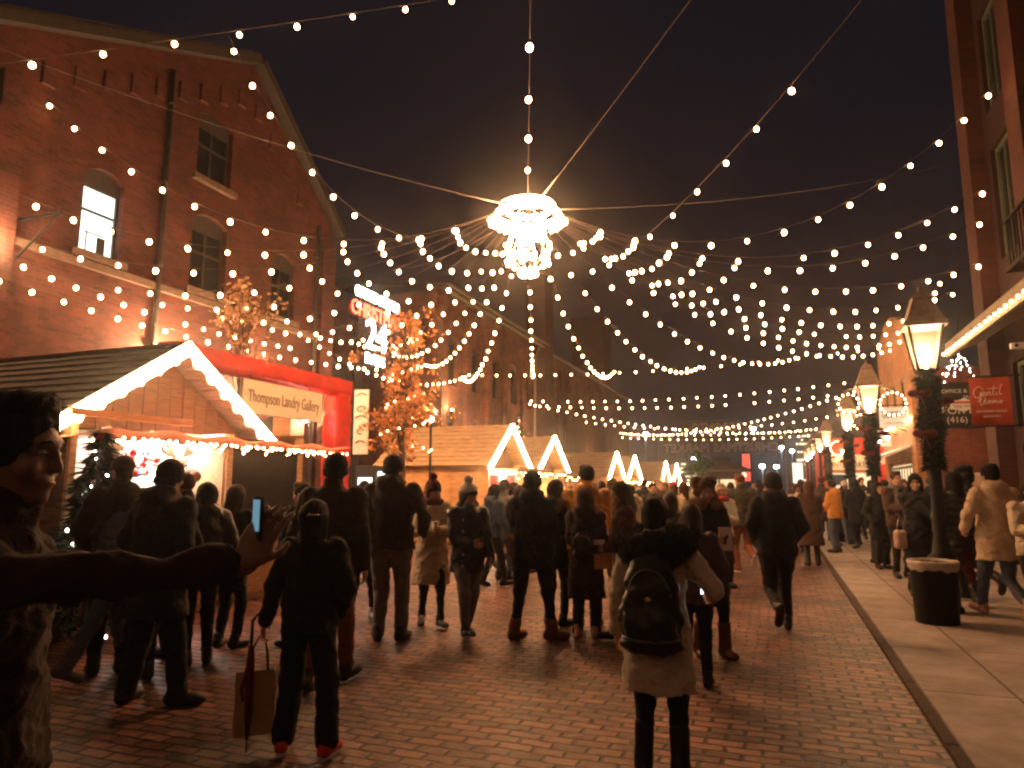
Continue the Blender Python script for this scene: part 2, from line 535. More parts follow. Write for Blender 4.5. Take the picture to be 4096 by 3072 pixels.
def arched(a0, a1, b0, b1, rise=0.18, n=6):
    p = [(a0, b0), (a1, b0)]
    for i in range(n+1):
        k = i/n
        p.append((a1 + (a0-a1)*k, b1 - rise + rise*4*k*(1-k)))
    return p

# ================================================================== ground, road, pavement
def brickroad():
    m, nt, b = newmat('pavers')
    N, L = nt.nodes, nt.links
    tc = N.new('ShaderNodeTexCoord')
    wv = N.new('ShaderNodeTexNoise'); wv.inputs['Scale'].default_value = 2.2; wv.inputs['Detail'].default_value = 3
    L.new(tc.outputs['Object'], wv.inputs['Vector'])
    dm = N.new('ShaderNodeMixRGB'); dm.blend_type = 'ADD'; dm.inputs[0].default_value = 0.09
    L.new(tc.outputs['Object'], dm.inputs[1]); L.new(wv.outputs['Color'], dm.inputs[2])
    br = N.new('ShaderNodeTexBrick')
    for k, v in (('Scale', 1.0), ('Brick Width', 0.222), ('Row Height', 0.108), ('Mortar Size', 0.015), ('Mortar Smooth', 0.5), ('Bias', -0.08)):
        br.inputs[k].default_value = v
    br.inputs['Color1'].default_value = (0.36, 0.17, 0.115, 1)
    br.inputs['Color2'].default_value = (0.075, 0.034, 0.027, 1)
    br.inputs['Mortar'].default_value = (0.010, 0.006, 0.005, 1)
    L.new(dm.outputs[0], br.inputs['Vector'])
    n1 = N.new('ShaderNodeTexNoise'); n1.inputs['Scale'].default_value = 0.8; n1.inputs['Detail'].default_value = 7; n1.inputs['Roughness'].default_value = 0.75
    L.new(tc.outputs['Object'], n1.inputs['Vector'])
    cr = N.new('ShaderNodeValToRGB')
    cr.color_ramp.elements[0].position = 0.34; cr.color_ramp.elements[1].position = 0.66
    cr.color_ramp.elements[0].color = (0.42, 0.38, 0.38, 1); cr.color_ramp.elements[1].color = (1.35, 1.3, 1.2, 1)
    L.new(n1.outputs['Fac'], cr.inputs[0])
    mx = N.new('ShaderNodeMixRGB'); mx.blend_type = 'MULTIPLY'; mx.inputs[0].default_value = 1
    L.new(br.outputs['Color'], mx.inputs[1]); L.new(cr.outputs[0], mx.inputs[2])
    n3 = N.new('ShaderNodeTexNoise'); n3.inputs['Scale'].default_value = 0.22; n3.inputs['Detail'].default_value = 4; n3.inputs['Distortion'].default_value = 1.0
    L.new(tc.outputs['Object'], n3.inputs['Vector'])
    c3 = N.new('ShaderNodeValToRGB'); c3.color_ramp.elements[0].position = .38; c3.color_ramp.elements[1].position = .62
    c3.color_ramp.elements[0].color = (.62, .6, .6, 1); c3.color_ramp.elements[1].color = (1.15, 1.15, 1.15, 1)
    L.new(n3.outputs['Fac'], c3.inputs[0])
    m3 = N.new('ShaderNodeMixRGB'); m3.blend_type = 'MULTIPLY'; m3.inputs[0].default_value = 1
    L.new(mx.outputs[0], m3.inputs[1]); L.new(c3.outputs[0], m3.inputs[2])
    L.new(m3.outputs[0], b.inputs['Base Color'])
    n2 = N.new('ShaderNodeTexNoise'); n2.inputs['Scale'].default_value = 14; n2.inputs['Detail'].default_value = 6
    L.new(tc.outputs['Object'], n2.inputs['Vector'])
    rr = N.new('ShaderNodeMapRange'); rr.inputs['To Min'].default_value = 0.22; rr.inputs['To Max'].default_value = 0.75
    L.new(n2.outputs['Fac'], rr.inputs[0]); L.new(rr.outputs[0], b.inputs['Roughness'])
    ad = N.new('ShaderNodeMath'); ad.operation = 'MULTIPLY_ADD'; ad.inputs[1].default_value = -1.6
    L.new(br.outputs['Fac'], ad.inputs[0]); L.new(n2.outputs['Fac'], ad.inputs[2])
    bp = N.new('ShaderNodeBump'); bp.inputs['Strength'].default_value = 0.9; bp.inputs['Distance'].default_value = 0.02
    L.new(ad.outputs[0], bp.inputs['Height']); L.new(bp.outputs[0], b.inputs['Normal'])
brickroad()
def concrete():
    m, nt, b = newmat('concrete')
    N, L = nt.nodes, nt.links
    tc = N.new('ShaderNodeTexCoord')
    br = N.new('ShaderNodeTexBrick'); br.offset = 0.0
    for k, v in (('Scale', 1.0), ('Brick Width', 1.6), ('Row Height', 1.6), ('Mortar Size', 0.012), ('Mortar Smooth', 0.4)):
        br.inputs[k].default_value = v
    br.inputs['Color1'].default_value = (0.45, 0.40, 0.37, 1); br.inputs['Color2'].default_value = (0.39, 0.35, 0.325, 1); br.inputs['Mortar'].default_value = (0.12, 0.09, 0.07, 1)
    L.new(tc.outputs['Object'], br.inputs['Vector'])
    n1 = N.new('ShaderNodeTexNoise'); n1.inputs['Scale'].default_value = 1.6; n1.inputs['Detail'].default_value = 8; n1.inputs['Roughness'].default_value = 0.75
    L.new(tc.outputs['Object'], n1.inputs['Vector'])
    cr = N.new('ShaderNodeValToRGB'); cr.color_ramp.elements[0].color = (.55, .52, .5, 1); cr.color_ramp.elements[1].color = (1.2, 1.2, 1.2, 1)
    cr.color_ramp.elements[0].position = .3; cr.color_ramp.elements[1].position = .68
    L.new(n1.outputs['Fac'], cr.inputs[0])
    mx = N.new('ShaderNodeMixRGB'); mx.blend_type = 'MULTIPLY'; mx.inputs[0].default_value = 1
    L.new(br.outputs['Color'], mx.inputs[1]); L.new(cr.outputs[0], mx.inputs[2]); L.new(mx.outputs[0], b.inputs['Base Color'])
    b.inputs['Roughness'].default_value = 0.75
    n2 = N.new('ShaderNodeTexNoise'); n2.inputs['Scale'].default_value = 60
    L.new(tc.outputs['Object'], n2.inputs['Vector'])
    bp = N.new('ShaderNodeBump'); bp.inputs['Strength'].default_value = .35; bp.inputs['Distance'].default_value = .008
    L.new(n2.outputs['Fac'], bp.inputs['Height']); L.new(bp.outputs[0], b.inputs['Normal'])
concrete()
mat('asphalt', (0.045, 0.04, 0.04), 0.85, 0.25, 3, 0.3)
mat('kerb_stone', (0.06, 0.038, 0.028), 0.8, 0.3, 8, 0.4)
def sheet(name, t0, t1, s0, s1, z, m):
    b = MB(); b.add([(t0, s0, z), (t1, s0, z), (t1, s1, z), (t0, s1, z)], [(0, 1, 2, 3)])
    o = b.build(name, m); o.rotation_euler = (0, 0, -AZ)
    return tag(o, kind='structure')
sheet('ground', -900, 900, -300, 1500, -0.02, 'asphalt')
sheet('road', -14.5, 0.90, -14, 75, 0.0, 'pavers')
PAVE = 0.05
b = MB(); b.box((0.98, -14, -0.01), (14, 75, PAVE)); o = b.build('pavement', 'concrete'); o.rotation_euler = (0, 0, -AZ); tag(o, kind='structure')
b = MB()
for i in range(60):
    b.box((0.90, -14+i*1.48, -0.01), (0.977, -14+i*1.48+1.465, PAVE-0.02))
o = b.build('kerb', 'kerb_stone'); o.rotation_euler = (0, 0, -AZ); tag(o, kind='structure')

# ================================================================== big brick gable building on the left
L_ = TH('brick_building', 'red brick building with a steep gable, arched windows and one brightly lit window', 'building', -12, 12)
pk, eL, eR = (13.3, 12.25), 7.25, 16.9
zL, zR = 9.5, 9.1
outl = [(2.0, 0), (eR, 0), (eR, zR), pk, (eL, zL), (eL, 7.2), (2.0, 7.2)]
WIN = [(9.0, 9.86, 5.98, 7.72), (11.65, 12.72, 8.62, 10.3), (11.65, 12.72, 5.98, 7.8), (14.35, 15.3, 5.98, 7.72)]
WIN2 = [(5.6, 6.5, 2.0, 4.0), (9.0, 9.9, 1.2, 3.6), (14.4, 15.3, 0.6, 3.4)]
b = MB(); b.panel(outl, [arched(*w) for w in WIN + WIN2], wt(-12), 0.22)
b.box((-20, 2.0, 0), (-12.3, eR, 7.2)); b.prism([(eL, 7.2), (eR, 7.2), (eR, zR), pk, (eL, zL)], wt(-12), -8, -0.3)
b.box((-12.3, eR-0.25, 0), (-12.004, eR-0.003, zR-0.2))
L_.put(b, 'wall', 'brick_left')
for s0, s1, z1 in ((7.3, 7.75, 8.6), (16.35, 16.95, 8.6)):
    q_ = MB(); q_.box((-12.02, s0, 0), (-11.86, s1, z1)); L_.put(q_, 'pilaster', 'brick_left')
for k in range(15):
    s0 = 8.0 + k*0.6
    zt = min(zL + (s0+.15-eL)*(pk[1]-zL)/(pk[0]-eL), zR + (eR-s0-.15)*(pk[1]-zR)/(eR-pk[0])) - 0.75
    b = MB(); b.box((-12.02, s0, zt-0.4), (-11.93, s0+0.24, zt)); L_.put(b, 'corbel', 'brick_left')
b = MB(); b.box((-12.02, 7.3, 5.66), (-11.90, 16.95, 5.80))
L_.put(b, 'stone_band', 'stone_sill')
b = MB()
def slab(p, q, th, o0, o1):
    d = Vector((q[0]-p[0], q[1]-p[1])); d.normalize(); n = Vector((-d.y, d.x))
    if n.y < 0: n = -n
    a = Vector(p); c = Vector(q)
    b.prism([tuple(a), tuple(c), tuple(c+n*th), tuple(a+n*th)], wt(-12), o0, o1)
slab((eL-0.5, zL-0.33), (pk[0]+.04, pk[1]+0.04), 0.26, -8.2, 0.25)
slab((eR+0.2, zR-0.13), (pk[0]-.04, pk[1]+0.05), 0.26, -8.2, 0.25)
L_.put(b, 'roof', 'roof_dark')
b = MB()
slab((eL-0.5, zL-0.34), (pk[0], pk[1]+.0), 0.2, 0.255, 0.29); slab((eR+0.2, zR-0.14), (pk[0], pk[1]+.0), 0.2, 0.255, 0.29)
L_.put(b, 'bargeboard', 'frame_dark')
for s_, z0, z1 in ((10.75, 0.2, 10.6), (16.15, 0.2, 9.0)):
    b = MB(); b.tube([(-11.9, s_, z0), (-11.9, s_, z1)], 0.055, 8)
    for z in np.arange(z0+.6, z1, 1.8): b.box((-12.0, s_-.08, z), (-11.83, s_+.08, z+.05))
    L_.put(b, 'downpipe', 'frame_dark')
for i, (a0, a1, b0, b1) in enumerate(WIN + WIN2):
    lit = i == 0
    b = MB(); w = 0.055
    t = -12.17
    b.box((t-.03, a0, b0), (t+.04, a0+w, b1)); b.box((t-.03, a1-w, b0), (t+.04, a1, b1))
    b.box((t-.03, a0+w, b0), (t+.04, a1-w, b0+w)); b.box((t-.03, a0+w, b1-.42), (t+.04, a1-w, b1))
    mz = b0 + (b1-b0)*0.5
    b.box((t-.02, a0+w, mz-.025), (t+.035, a1-w, mz+.025))
    if not lit: b.box((t-.015, (a0+a1)/2-.02, b0+w), (t+.03, (a0+a1)/2+.02, b1-.42))
    f = L_.put(b, 'window', 'frame_dark')
    b = MB(); b.box((t-.02, a0+w, b0+w), (t-.005, a1-w, b1-.42))
    g = L_.put(b, 'pane', 'lit_window' if lit else 'glass_dark', f)
    if lit:
        f['label'] = 'brightly lit window'
        b = MB(); b.box((t+.0, a0+.48, b0+.08), (t+.012, a0+.66, b0+.42)); b.box((t+.0, a0+.2, b0+.44), (t+.012, a0+.62, b0+.47)); b.box((t, a0+.24, b0+.08), (t+.012, a0+.27, b0+.47))
        L_.put(b, 'chair_back', 'frame_dark', f)
    b = MB(); b.box((-12.03, a0-.12, b0-.14), (-11.88, a1+.12, b0-.003))
    L_.put(b, 'sill', 'stone_sill', f)
x = TH('lamp_bracket', 'dark iron bracket with a hook on the brick wall, high at the left edge', 'bracket', -11.9, 7.75, 5.4)
b = MB(); b.beam((-11.93, 7.82, 6.1), (-10.9, 7.82, 6.1), .04, .04); b.beam((-11.93, 7.82, 5.4), (-10.95, 7.82, 6.08), .03, .03); x.put(b, 'bracket', 'black_metal')
# gap building behind the countdown sign
x = TH('wooden_shed', 'low dark timber building in the gap between the two brick buildings', 'building', -15, 20)
b = MB(); b.box((-21, 17.4, 0), (-15, 23.4, 5.2))
for i in range(26): b.box((-15, 17.4+i*.23, 0.2), (-14.96, 17.4+i*.23+.19, 5.2))
x.put(b, 'wall', 'wood_dark')
b = MB(); b.prism([(17.2, 5.1), (23.6, 5.1), (23.6, 5.3), (20.4, 6.4), (17.2, 5.3)], wt(-14.7), -6.3, 0); x.put(b, 'roof', 'roof_dark')

# ================================================================== long brick warehouse further down on the left
Mb = TH('brick_warehouse', 'long brick warehouse with timber slats and a tall chimney pier beyond the orange tree', 'building', -12, 36)
WS = []
s0, s1 = 23.9, 62.0
hol = []
k = 0
ss = s0 + 1.0
while ss < s1 - 1.8:
    hol.append(arched(ss, ss+0.95, 5.6, 7.6)); WS.append((ss, ss+.95, 5.6, 7.6))
    hol.append(arched(ss, ss+0.95, 2.2, 4.4)); WS.append((ss, ss+.95, 2.2, 4.4))
    ss += 2.35
b = MB(); b.panel(rect(s0, s1, 0, 9.3), hol, wt(-12), 0.25)
b.box((-22, s0+.004, 0), (-12.35, s1, 9.2)); b.box((-12.35, s0+.002, 0), (-12.004, s0+.3, 9.25))
Mb.put(b, 'wall', 'brick_mid')
b = MB()
ss = s0 + 0.1
while ss < s1 - .6:
    b = MB(); b.box((-12.02, ss, 0), (-11.8, ss+.5, 8.6)); ss += 2.35
    Mb.put(b, 'pilaster', 'brick_mid')
b = MB()
b.prism([(-12.5, 9.3), (-11.45, 9.16), (-11.45, 9.3), (-17, 10.1), (-17, 9.9)], lambda a, bb, d: (a, d, bb), s0-.3, 36.2)
b.prism([(-12.5, 9.1), (-11.45, 8.96), (-11.45, 9.1), (-17, 9.9), (-17, 9.7)], lambda a, bb, d: (a, d, bb), 36.9, s1+.3)
Mb.put(b, 'roof', 'roof_dark')
b = MB()
for z, tt in ((9.03, -11.4), (9.24, -11.33)):
    b.beam((tt, s0-.3, z), (tt, 36.2, z), .12, .09)
b.beam((-11.36, 36.9, 8.9), (-11.36, s1, 8.9), .14, .12)
b.tube([(-11.4, 35.0, 9.0), (-11.7, 35.0, 8.4), (-11.75, 35.0, 0.2)], .06, 8)
Mb.put(b, 'gutter', 'gutter')
b = MB(); b.box((-12.4, 35.6, 0), (-11.3, 37.0, 13.6)); b.box((-12.5, 35.5, 13.1), (-11.2, 37.1, 13.35))
Mb.put(b, 'chimney', 'brick_left_dark')
b = MB(); b.box((-14, 50.5, 0), (-11.5, 53.2, 14.2)); b.box((-14.1, 50.4, 13.6), (-11.4, 53.3, 13.9))
Mb.put(b, 'tower', 'brick_left_dark')
for i, (a0, a1, b0, b1) in enumerate(WS):
    b = MB(); t = -12.2; w = .06
    b.box((t-.03, a0, b0), (t+.03, a0+w, b1-.1)); b.box((t-.03, a1-w, b0), (t+.03, a1, b1-.1)); b.box((t-.03, a0+w, b0), (t+.03, a1-w, b0+w))
    b.box((t-.03, a0+w, b1-.3), (t+.03, a1-w, b1)); b.box((t-.02, (a0+a1)/2-.025, b0+w), (t+.025, (a0+a1)/2+.025, b1-.3)); b.box((t-.02, a0+w, (b0+b1)/2-.03), (t+.02, a1-w, (b0+b1)/2+.03))
    f = Mb.put(b, 'window', 'frame_dark')
    b = MB(); b.box((t-.02, a0+w, b0+w), (t-.006, a1-w, b1-.3))
    Mb.put(b, 'pane', 'shop_glow' if (i % 2 and i in (3, 9)) else 'glass_dark', f)
b = MB()
for k in range(34):
    s_ = 39 + k*0.62
    b.box((-11.62, s_, 3.2), (-11.5, s_+.16, 7.6 + .5*math.sin(k*2.1)))
Mb.put(b, 'timber_slats', 'wood_dark')
# wall floodlights of the warehouse and of the gallery wall
def wall_lamp(label, t, s, z, e, side=1, col=(1.0, .55, .26)):
    x = TH('wall_lamp', label, 'lamp', t, s, z, 'wall floodlights')
    b = MB(); b.box((t-.02*side, s-.05, z-.05), (t+.10*side, s+.05, z+.05)); b.lathe([(.03, 0), (.06, .05), (.10, .12)], 10, (t+.14*side, s, z-.03)); x.put(b, 'housing', 'black_metal')
    b = MB(); b.ball((t+.14*side, s, z+.10), .07, 8, 6); x.put(b, 'lens', 'lamp_flame')
    lampobj('beam', 'POINT', x.at(t+.26*side, s, z+.18), e, col, x.o, .06)
wall_lamp('small floodlight glowing on the brick gable just behind the stall roof ridge', -11.9, 10.9, 4.05, 300)
wall_lamp('small floodlight glowing on the brick wall beside the iron bracket at the left edge', -11.9, 7.3, 5.35, 60)
wall_lamp('small floodlight on the brick gable wall behind the thin dry tree', -11.9, 13.9, 3.9, 240)
wall_lamp('small floodlight behind the red arch, on the corner pier of the gabled building', -11.85, 16.6, 3.2, 50)
wall_lamp('floodlight on the warehouse wall just above the plank roof of the second stall', -11.75, 27.2, 3.1, 70)
wall_lamp('floodlight on the warehouse wall glimpsed through the orange leaves', -11.75, 24.6, 4.4, 60)
wall_lamp('floodlight on the warehouse wall near its chimney pier', -11.75, 33.4, 2.9, 80)
wall_lamp('floodlight on the warehouse timber slats, farthest along', -11.4, 44.5, 2.9, 110)

# ================================================================== right-hand buildings
A_ = TH('tall_brick_building', 'very tall dark brick building with projecting piers at the right edge', 'building', 4.6, 14)
wa = [(14.75, 16.6, 2.75, 4.05), (15.0, 16.5, 0.3, 2.4), (11.6, 13.4, 0.8, 3.6), (14.7, 16.6, 6.2, 8.6), (14.7, 16.6, 9.4, 11.6), (11.6, 13.4, 6.2, 8.6), (11.6, 13.4, 9.4, 11.6)]
b = MB(); b.panel(rect(6, 17.6, 0, 15.5), [rect(*w) for w in wa], wtn(4.6), 0.2)
b.box((5.0, 6, 0), (13, 17.597, 15.4)); b.box((4.604, 17.3, 0), (5.0, 17.59, 15.3))
A_.put(b, 'wall', 'brick_right_shade')
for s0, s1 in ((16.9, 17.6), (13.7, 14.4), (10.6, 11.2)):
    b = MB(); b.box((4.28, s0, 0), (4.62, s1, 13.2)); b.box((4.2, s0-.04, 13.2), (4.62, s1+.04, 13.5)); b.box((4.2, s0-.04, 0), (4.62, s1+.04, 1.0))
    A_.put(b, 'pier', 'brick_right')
for a0, a1, b0, b1 in wa:
    b = MB(); t = 4.74; w = .08
    b.box((t-.05, a0, b0), (t+.03, a0+w, b1)); b.box((t-.05, a1-w, b0), (t+.03, a1, b1)); b.box((t-.05, a0+w, b0), (t+.03, a1-w, b0+w)); b.box((t-.05, a0+w, b1-w), (t+.03, a1-w, b1))
    for k in (1, 2, 3):
        c = a0 + (a1-a0)*k/4; b.box((t-.03, c-.02, b0+w), (t+.02, c+.02, b1-w))
    f = A_.put(b, 'window', 'frame_green')
    b = MB(); b.box((t, a0+w, b0+w), (t+.012, a1-w, b1-w)); A_.put(b, 'pane', 'glass_dark', f)
b = MB(); b.prism([(3.62, 4.38), (4.275, 4.62), (4.275, 4.82), (3.62, 4.55)], lambda a, bb, d: (a, d, bb), 4.0, 17.05)
A_.put(b, 'canopy', 'soffit')
b = MB(); b.box((3.55, 4.0, 4.30), (3.617, 17.05, 4.60)); A_.put(b, 'fascia', 'gutter')
b = MB()                                                        # balcony rail
for k in range(9): b.tube([(4.0, 12.6+k*.17, 5.35), (4.0, 12.6+k*.17, 6.15)], .018, 5)
b.beam((4.0, 12.5, 6.17), (4.0, 14.1, 6.17), .05, .04); b.box((3.95, 12.5, 5.27), (4.27, 14.1, 5.34)); A_.put(b, 'balcony', 'black_metal')
x = TH('edge_lights', 'straight row of warm bulbs along the edge of the canopy at the right', 'string lights', 3.5, 17, 4.3)
b = MB(); b.tube([(3.52, 4.1, 4.42), (3.52, 17.0, 4.42)], .01, 4); x.put(b, 'cable', 'cable_black')
for k in range(44): put_bulb(x.o, x.at(3.50, 17.0-k*.29+random.uniform(-.02, .02), 4.40), 'small')
# small plant/CCTV box on the pier
x = TH('security_camera', 'pale security camera on the brick pier above the shop banner', 'camera', 4.2, 14.4, 3.9)
b = MB(); b.box((3.95, 14.2, 3.95), (4.2, 14.3, 4.05)); b.box((4.2, 14.2, 3.9), (4.275, 14.32, 4.1)); x.put(b, 'camera_body', 'white_paint')
b = MB(); b.tube([(4.02, 14.2, 4.0), (4.02, 14.16, 4.0)], .03, 10); x.put(b, 'lens', 'glass_dark')
# banner
x = TH('shop_banner', 'rust red shop banner with white script lettering, hung from the right-hand pier', 'banner', 4.26, 16.2, 2.7)
b = MB()
for i in range(6):
    a0, a1 = 3.72+.115*i, 3.72+.115*(i+1)
    zz = lambda a: 16.2 + .02*math.sin((a-3.9)*9)
    b.add([(a0, zz(a0), 2.78), (a1, zz(a1), 2.78), (a1, zz(a1), 3.73), (a0, zz(a0), 3.73), (a0, zz(a0)+.012, 2.78), (a1, zz(a1)+.012, 2.78), (a1, zz(a1)+.012, 3.73), (a0, zz(a0)+.012, 3.73)],
          [(0, 1, 2, 3), (7, 6, 5, 4), (0, 4, 5, 1), (3, 2, 6, 7)], 0, True)
x.put(b, 'cloth', 'banner_red')
b = MB(); b.tube([(3.68, 16.205, 3.75), (4.6, 16.205, 3.75)], .018, 6); b.tube([(3.68, 16.205, 2.76), (4.6, 16.205, 2.76)], .018, 6); x.put(b, 'rod', 'black_metal')
def strokes(pl, r, parent, m, base, name='script_lettering', n=5):
    b = MB()
    for pts in pl:
        P = [Vector(p) for p in pts]
        out = []
        for i in range(len(P)-1):
            p0, p1, p2, p3 = P[max(i-1, 0)], P[i], P[i+1], P[min(i+2, len(P)-1)]
            for k in range(n):
                q = k/n
                out.append(0.5*((2*p1) + (p2-p0)*q + (2*p0-5*p1+4*p2-p3)*q*q + (3*p1-p0-3*p2+p3)*q**3))
        out.append(P[-1])
        b.tube([(base[0]+p.x, base[1], base[2]+p.y) for p in out], r, 5)
    return b
sc_ = .68/44.
pl = [[(13, 26), (11, 30), (7, 30), (3, 25), (3, 19), (7, 17), (10, 20), (10, 23), (11, 22), (10, 14), (7, 12)],       # G
      [(12, 20), (15, 22), (14, 24), (12, 22), (13, 19), (16, 20)], [(16.5, 23), (17, 19.5), (19, 23.5), (20.5, 23), (20.5, 20), (22.5, 20)],
      [(25.5, 31), (24, 24), (24, 20), (26, 20)], [(18, 27.5), (30, 28)], [(27.5, 23.5), (27.5, 20), (29.5, 20)], [(35, 33), (33, 31), (31, 24), (31, 20.5), (33.5, 21)],
      [(7, 12), (9, 16), (10, 16), (9, 10), (11, 8), (14, 14), (15, 17), (14, 10), (16, 9.5)],                        # U
      [(18, 13), (16.8, 11), (18, 9.8), (19.8, 11), (18.8, 13), (21, 12.5)], [(21.5, 13), (22, 10), (23.5, 13), (24.5, 12.5), (24.5, 10), (26, 13), (27, 12.5), (27.3, 10), (28.5, 10.5)],
      [(31, 12.7), (29.7, 11), (31, 9.9), (32.5, 11), (31.4, 12.9), (34, 12.3)]]
pl = [[(p[0]*sc_, p[1]*sc_*1.05) for p in q] for q in pl]
x.put(strokes(pl, .0075, x.o, 'letter_pale', (3.745, 16.165, 3.05)), 'script_lettering', 'letter_pale')
letters("GENTLEMAN'S FASHION", .06, 'letter_pale', x.o, x.at(4.06, 16.17, 3.05), '-s', width=.52)
letters('MADE IN ITALY', .05, 'letter_pale', x.o, x.at(4.06, 16.17, 2.95), '-s', width=.3)

# building B: end wall with the lease sign, lit shop front with a round parapet
B_ = TH('shop_building', 'brick shop with a lit round-topped front and an end wall carrying a black lease sign', 'building', 3.95, 23)
b = MB(); b.box((3.98, 22.5, 0), (11, 28.45, 4.9)); B_.put(b, 'end_wall', 'brick_right_end')
par = [(22.5, 0), (28.5, 0), (28.5, 6.1)]
for k in range(13):
    a = k/12; par.append((28.5 - 6.0*a, 6.1 + 0.95*math.sin(math.pi*min(1, .08+a*.92))))
par = par[:-1] + [(22.5, 6.15)]
wf = [(23.3, 27.8, 0.55, 2.35), (23.6, 24.6, 3.55, 5.0), (25.2, 26.2, 3.55, 5.0), (26.8, 27.8, 3.55, 5.0)]
b = MB(); b.panel(par, [rect(*wf[0])] + [arched(*w) for w in wf[1:]], wtn(3.75), .16); b.prism(par, wtn(3.75), -.23, -.165)
b.box((3.754, 22.5, 0), (3.98, 22.7, 6.0))
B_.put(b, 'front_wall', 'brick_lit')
for i, (a0, a1, b0, b1) in enumerate(wf):
    b = MB(); t = 3.86; w = .06
    b.box((t-.03, a0, b0), (t+.02, a0+w, b1-.05)); b.box((t-.03, a1-w, b0), (t+.02, a1, b1-.05)); b.box((t-.03, a0+w, b0), (t+.02, a1-w, b0+w)); b.box((t-.03, a0+w, b1-.22), (t+.02, a1-w, b1-.14))
    n = 9 if i == 0 else 2
    for k in range(1, n): c = a0+(a1-a0)*k/n; b.box((t-.02, c-.02, b0+w), (t+.015, c+.02, b1-.2))
    f = B_.put(b, 'window', 'frame_green')
    b = MB(); b.box((t+.005, a0+w, b0+w), (t+.015, a1-w, b1-.1)); B_.put(b, 'pane', 'shop_glow' if i == 0 else 'glass_dark', f)
x = TH('awning', 'white lit awning over the shop window behind the first lamp post', 'awning', 3.7, 25, 2.4)
b = MB(); b.prism([(3.02, 2.42), (3.74, 2.72), (3.74, 2.78), (3.0, 2.50)], lambda a, bb, d: (a, d, bb), 23.0, 28.0); b.box((3.0, 23.0, 2.22), (3.02, 28.0, 2.5)); x.put(b, 'canvas', 'white_paint')
for i, s_ in enumerate((23.6, 25.4, 27.2)):
    x = TH('gooseneck_lamp', ('nearest', 'middle', 'farthest')[i] + ' of three bright white lamps over the shop awning', 'lamp', 3.7, s_, 2.9, 'lamps over the awning')
    b = MB(); b.tube([(3.74, s_, 3.2), (3.4, s_, 3.35), (3.2, s_, 3.2)], .02, 6); b.lathe([(.11, 0), (.1, .05), (.03, .14)], 10, (3.2, s_, 3.06)); x.put(b, 'bracket', 'black_metal')
    b = MB(); b.ball((3.2, s_, 3.04), .075, 8, 6); x.put(b, 'lamp_globe', 'awning_lamp')
    lampobj('glow', 'POINT', x.at(3.2, s_, 2.9), 5, (1, .8, .6), x.o, .06)
x = TH('rope_lights', 'bright line of rope light along the parapet ledge of the round-topped shop', 'string lights', 3.7, 26, 4.1)
b = MB(); b.tube([(3.70, 22.7, 3.50), (3.70, 28.5, 3.50)], .022, 5); x.put(b, 'tube', 'rope_glow')
def blade_sign(label, s, t0, t1, z0, z1, txt, sub):
    x = TH('blade_sign', label, 'sign', t1, s, z0)
    b = MB(); b.box((t0, s, z0), (t1, s+.06, z1)); x.put(b, 'sign_box', 'shop_sign_lit')
    b = MB(); b.beam((t0, s+.03, z1+.06), (3.76, s+.03, z1+.06), .03, .03); b.tube([(t0+.1, s+.03, z1), (t0+.1, s+.03, z1+.06)], .01, 4); b.tube([(t1-.1, s+.03, z1), (t1-.1, s+.03, z1+.06)], .01, 4); x.put(b, 'bracket', 'black_metal')
    letters(txt, .3, 'dark_board', x.o, x.at((t0+t1)/2, s-.004, (z0+z1)/2+.06), '-s', width=(t1-t0)*.82, sy=.9)
    letters(sub, .06, 'letter_dark', x.o, x.at((t0+t1)/2, s-.004, z0+.12), '-s', width=(t1-t0)*.6)
blade_sign('upper white lit blade sign reading GOTSTYLE, partly behind the wreath of the first lamp post', 22.9, 2.95, 3.72, 3.28, 3.86, 'GOTSTYLE', 'HIS HERS')
blade_sign('lower white lit blade sign reading GOTSTYLE, beside the second lamp post', 26.6, 3.0, 3.72, 2.92, 3.44, 'GOTSTYLE', 'HIS HERS')
x = TH('lease_sign', 'black lease sign with white letters and a phone number on the brick end wall', 'sign', 4.5, 22.45, 3.2)
b = MB(); b.box((4.28, 22.44, 3.18), (6.3, 22.497, 4.45)); x.put(b, 'board', 'dark_board')
for tx, sz, tt, z in (('OFFICE & RETAIL', .15, 5.05, 4.2), ('SPACE', .13, 5.18, 4.02), ('FOR LEASE', .3, 5.16, 3.66), ('(416) 504', .24, 5.02, 3.40)):
    letters(tx, sz, 'letter_pale', x.o, x.at(tt, 22.435, z), '-s')
x = TH('house_sign', 'small white plaque with a red band reading TANK HOUSE in front of the lease sign', 'sign', 4.9, 21.6, 3.5)
b = MB(); b.box((4.50, 21.6, 3.62), (5.14, 21.63, 3.86)); b.prism([(4.7, 3.86), (4.94, 3.86), (4.82, 3.92)], wsn(21.6), -.03, 0); b.prism([(4.7, 3.62), (4.82, 3.55), (4.94, 3.62)], wsn(21.6), -.03, 0); x.put(b, 'plaque', 'white_paint')
b = MB(); b.box((4.53, 21.59, 3.77), (5.11, 21.598, 3.83)); x.put(b, 'red_band', 'red_board')
letters('TANK HOUSE', .1, 'letter_dark', x.o, x.at(4.82, 21.594, 3.69), '-s', width=.52)
b = MB(); b.tube([(5.14, 21.615, 3.75), (5.6, 21.615, 3.75), (5.6, 22.5, 3.75)], .015, 5); x.put(b, 'arm', 'black_metal')
x = TH('notice_board', 'pale notice board on the brick end wall behind the people at the right', 'sign', 5.1, 22.44, 1.6)
b = MB(); b.box((4.75, 22.45, 1.35), (5.3, 22.497, 1.95)); x.put(b, 'board', 'cream_board')
b = MB(); b.box((4.79, 22.44, 1.40), (5.26, 22.449, 1.90)); x.put(b, 'poster', 'tote_pink')

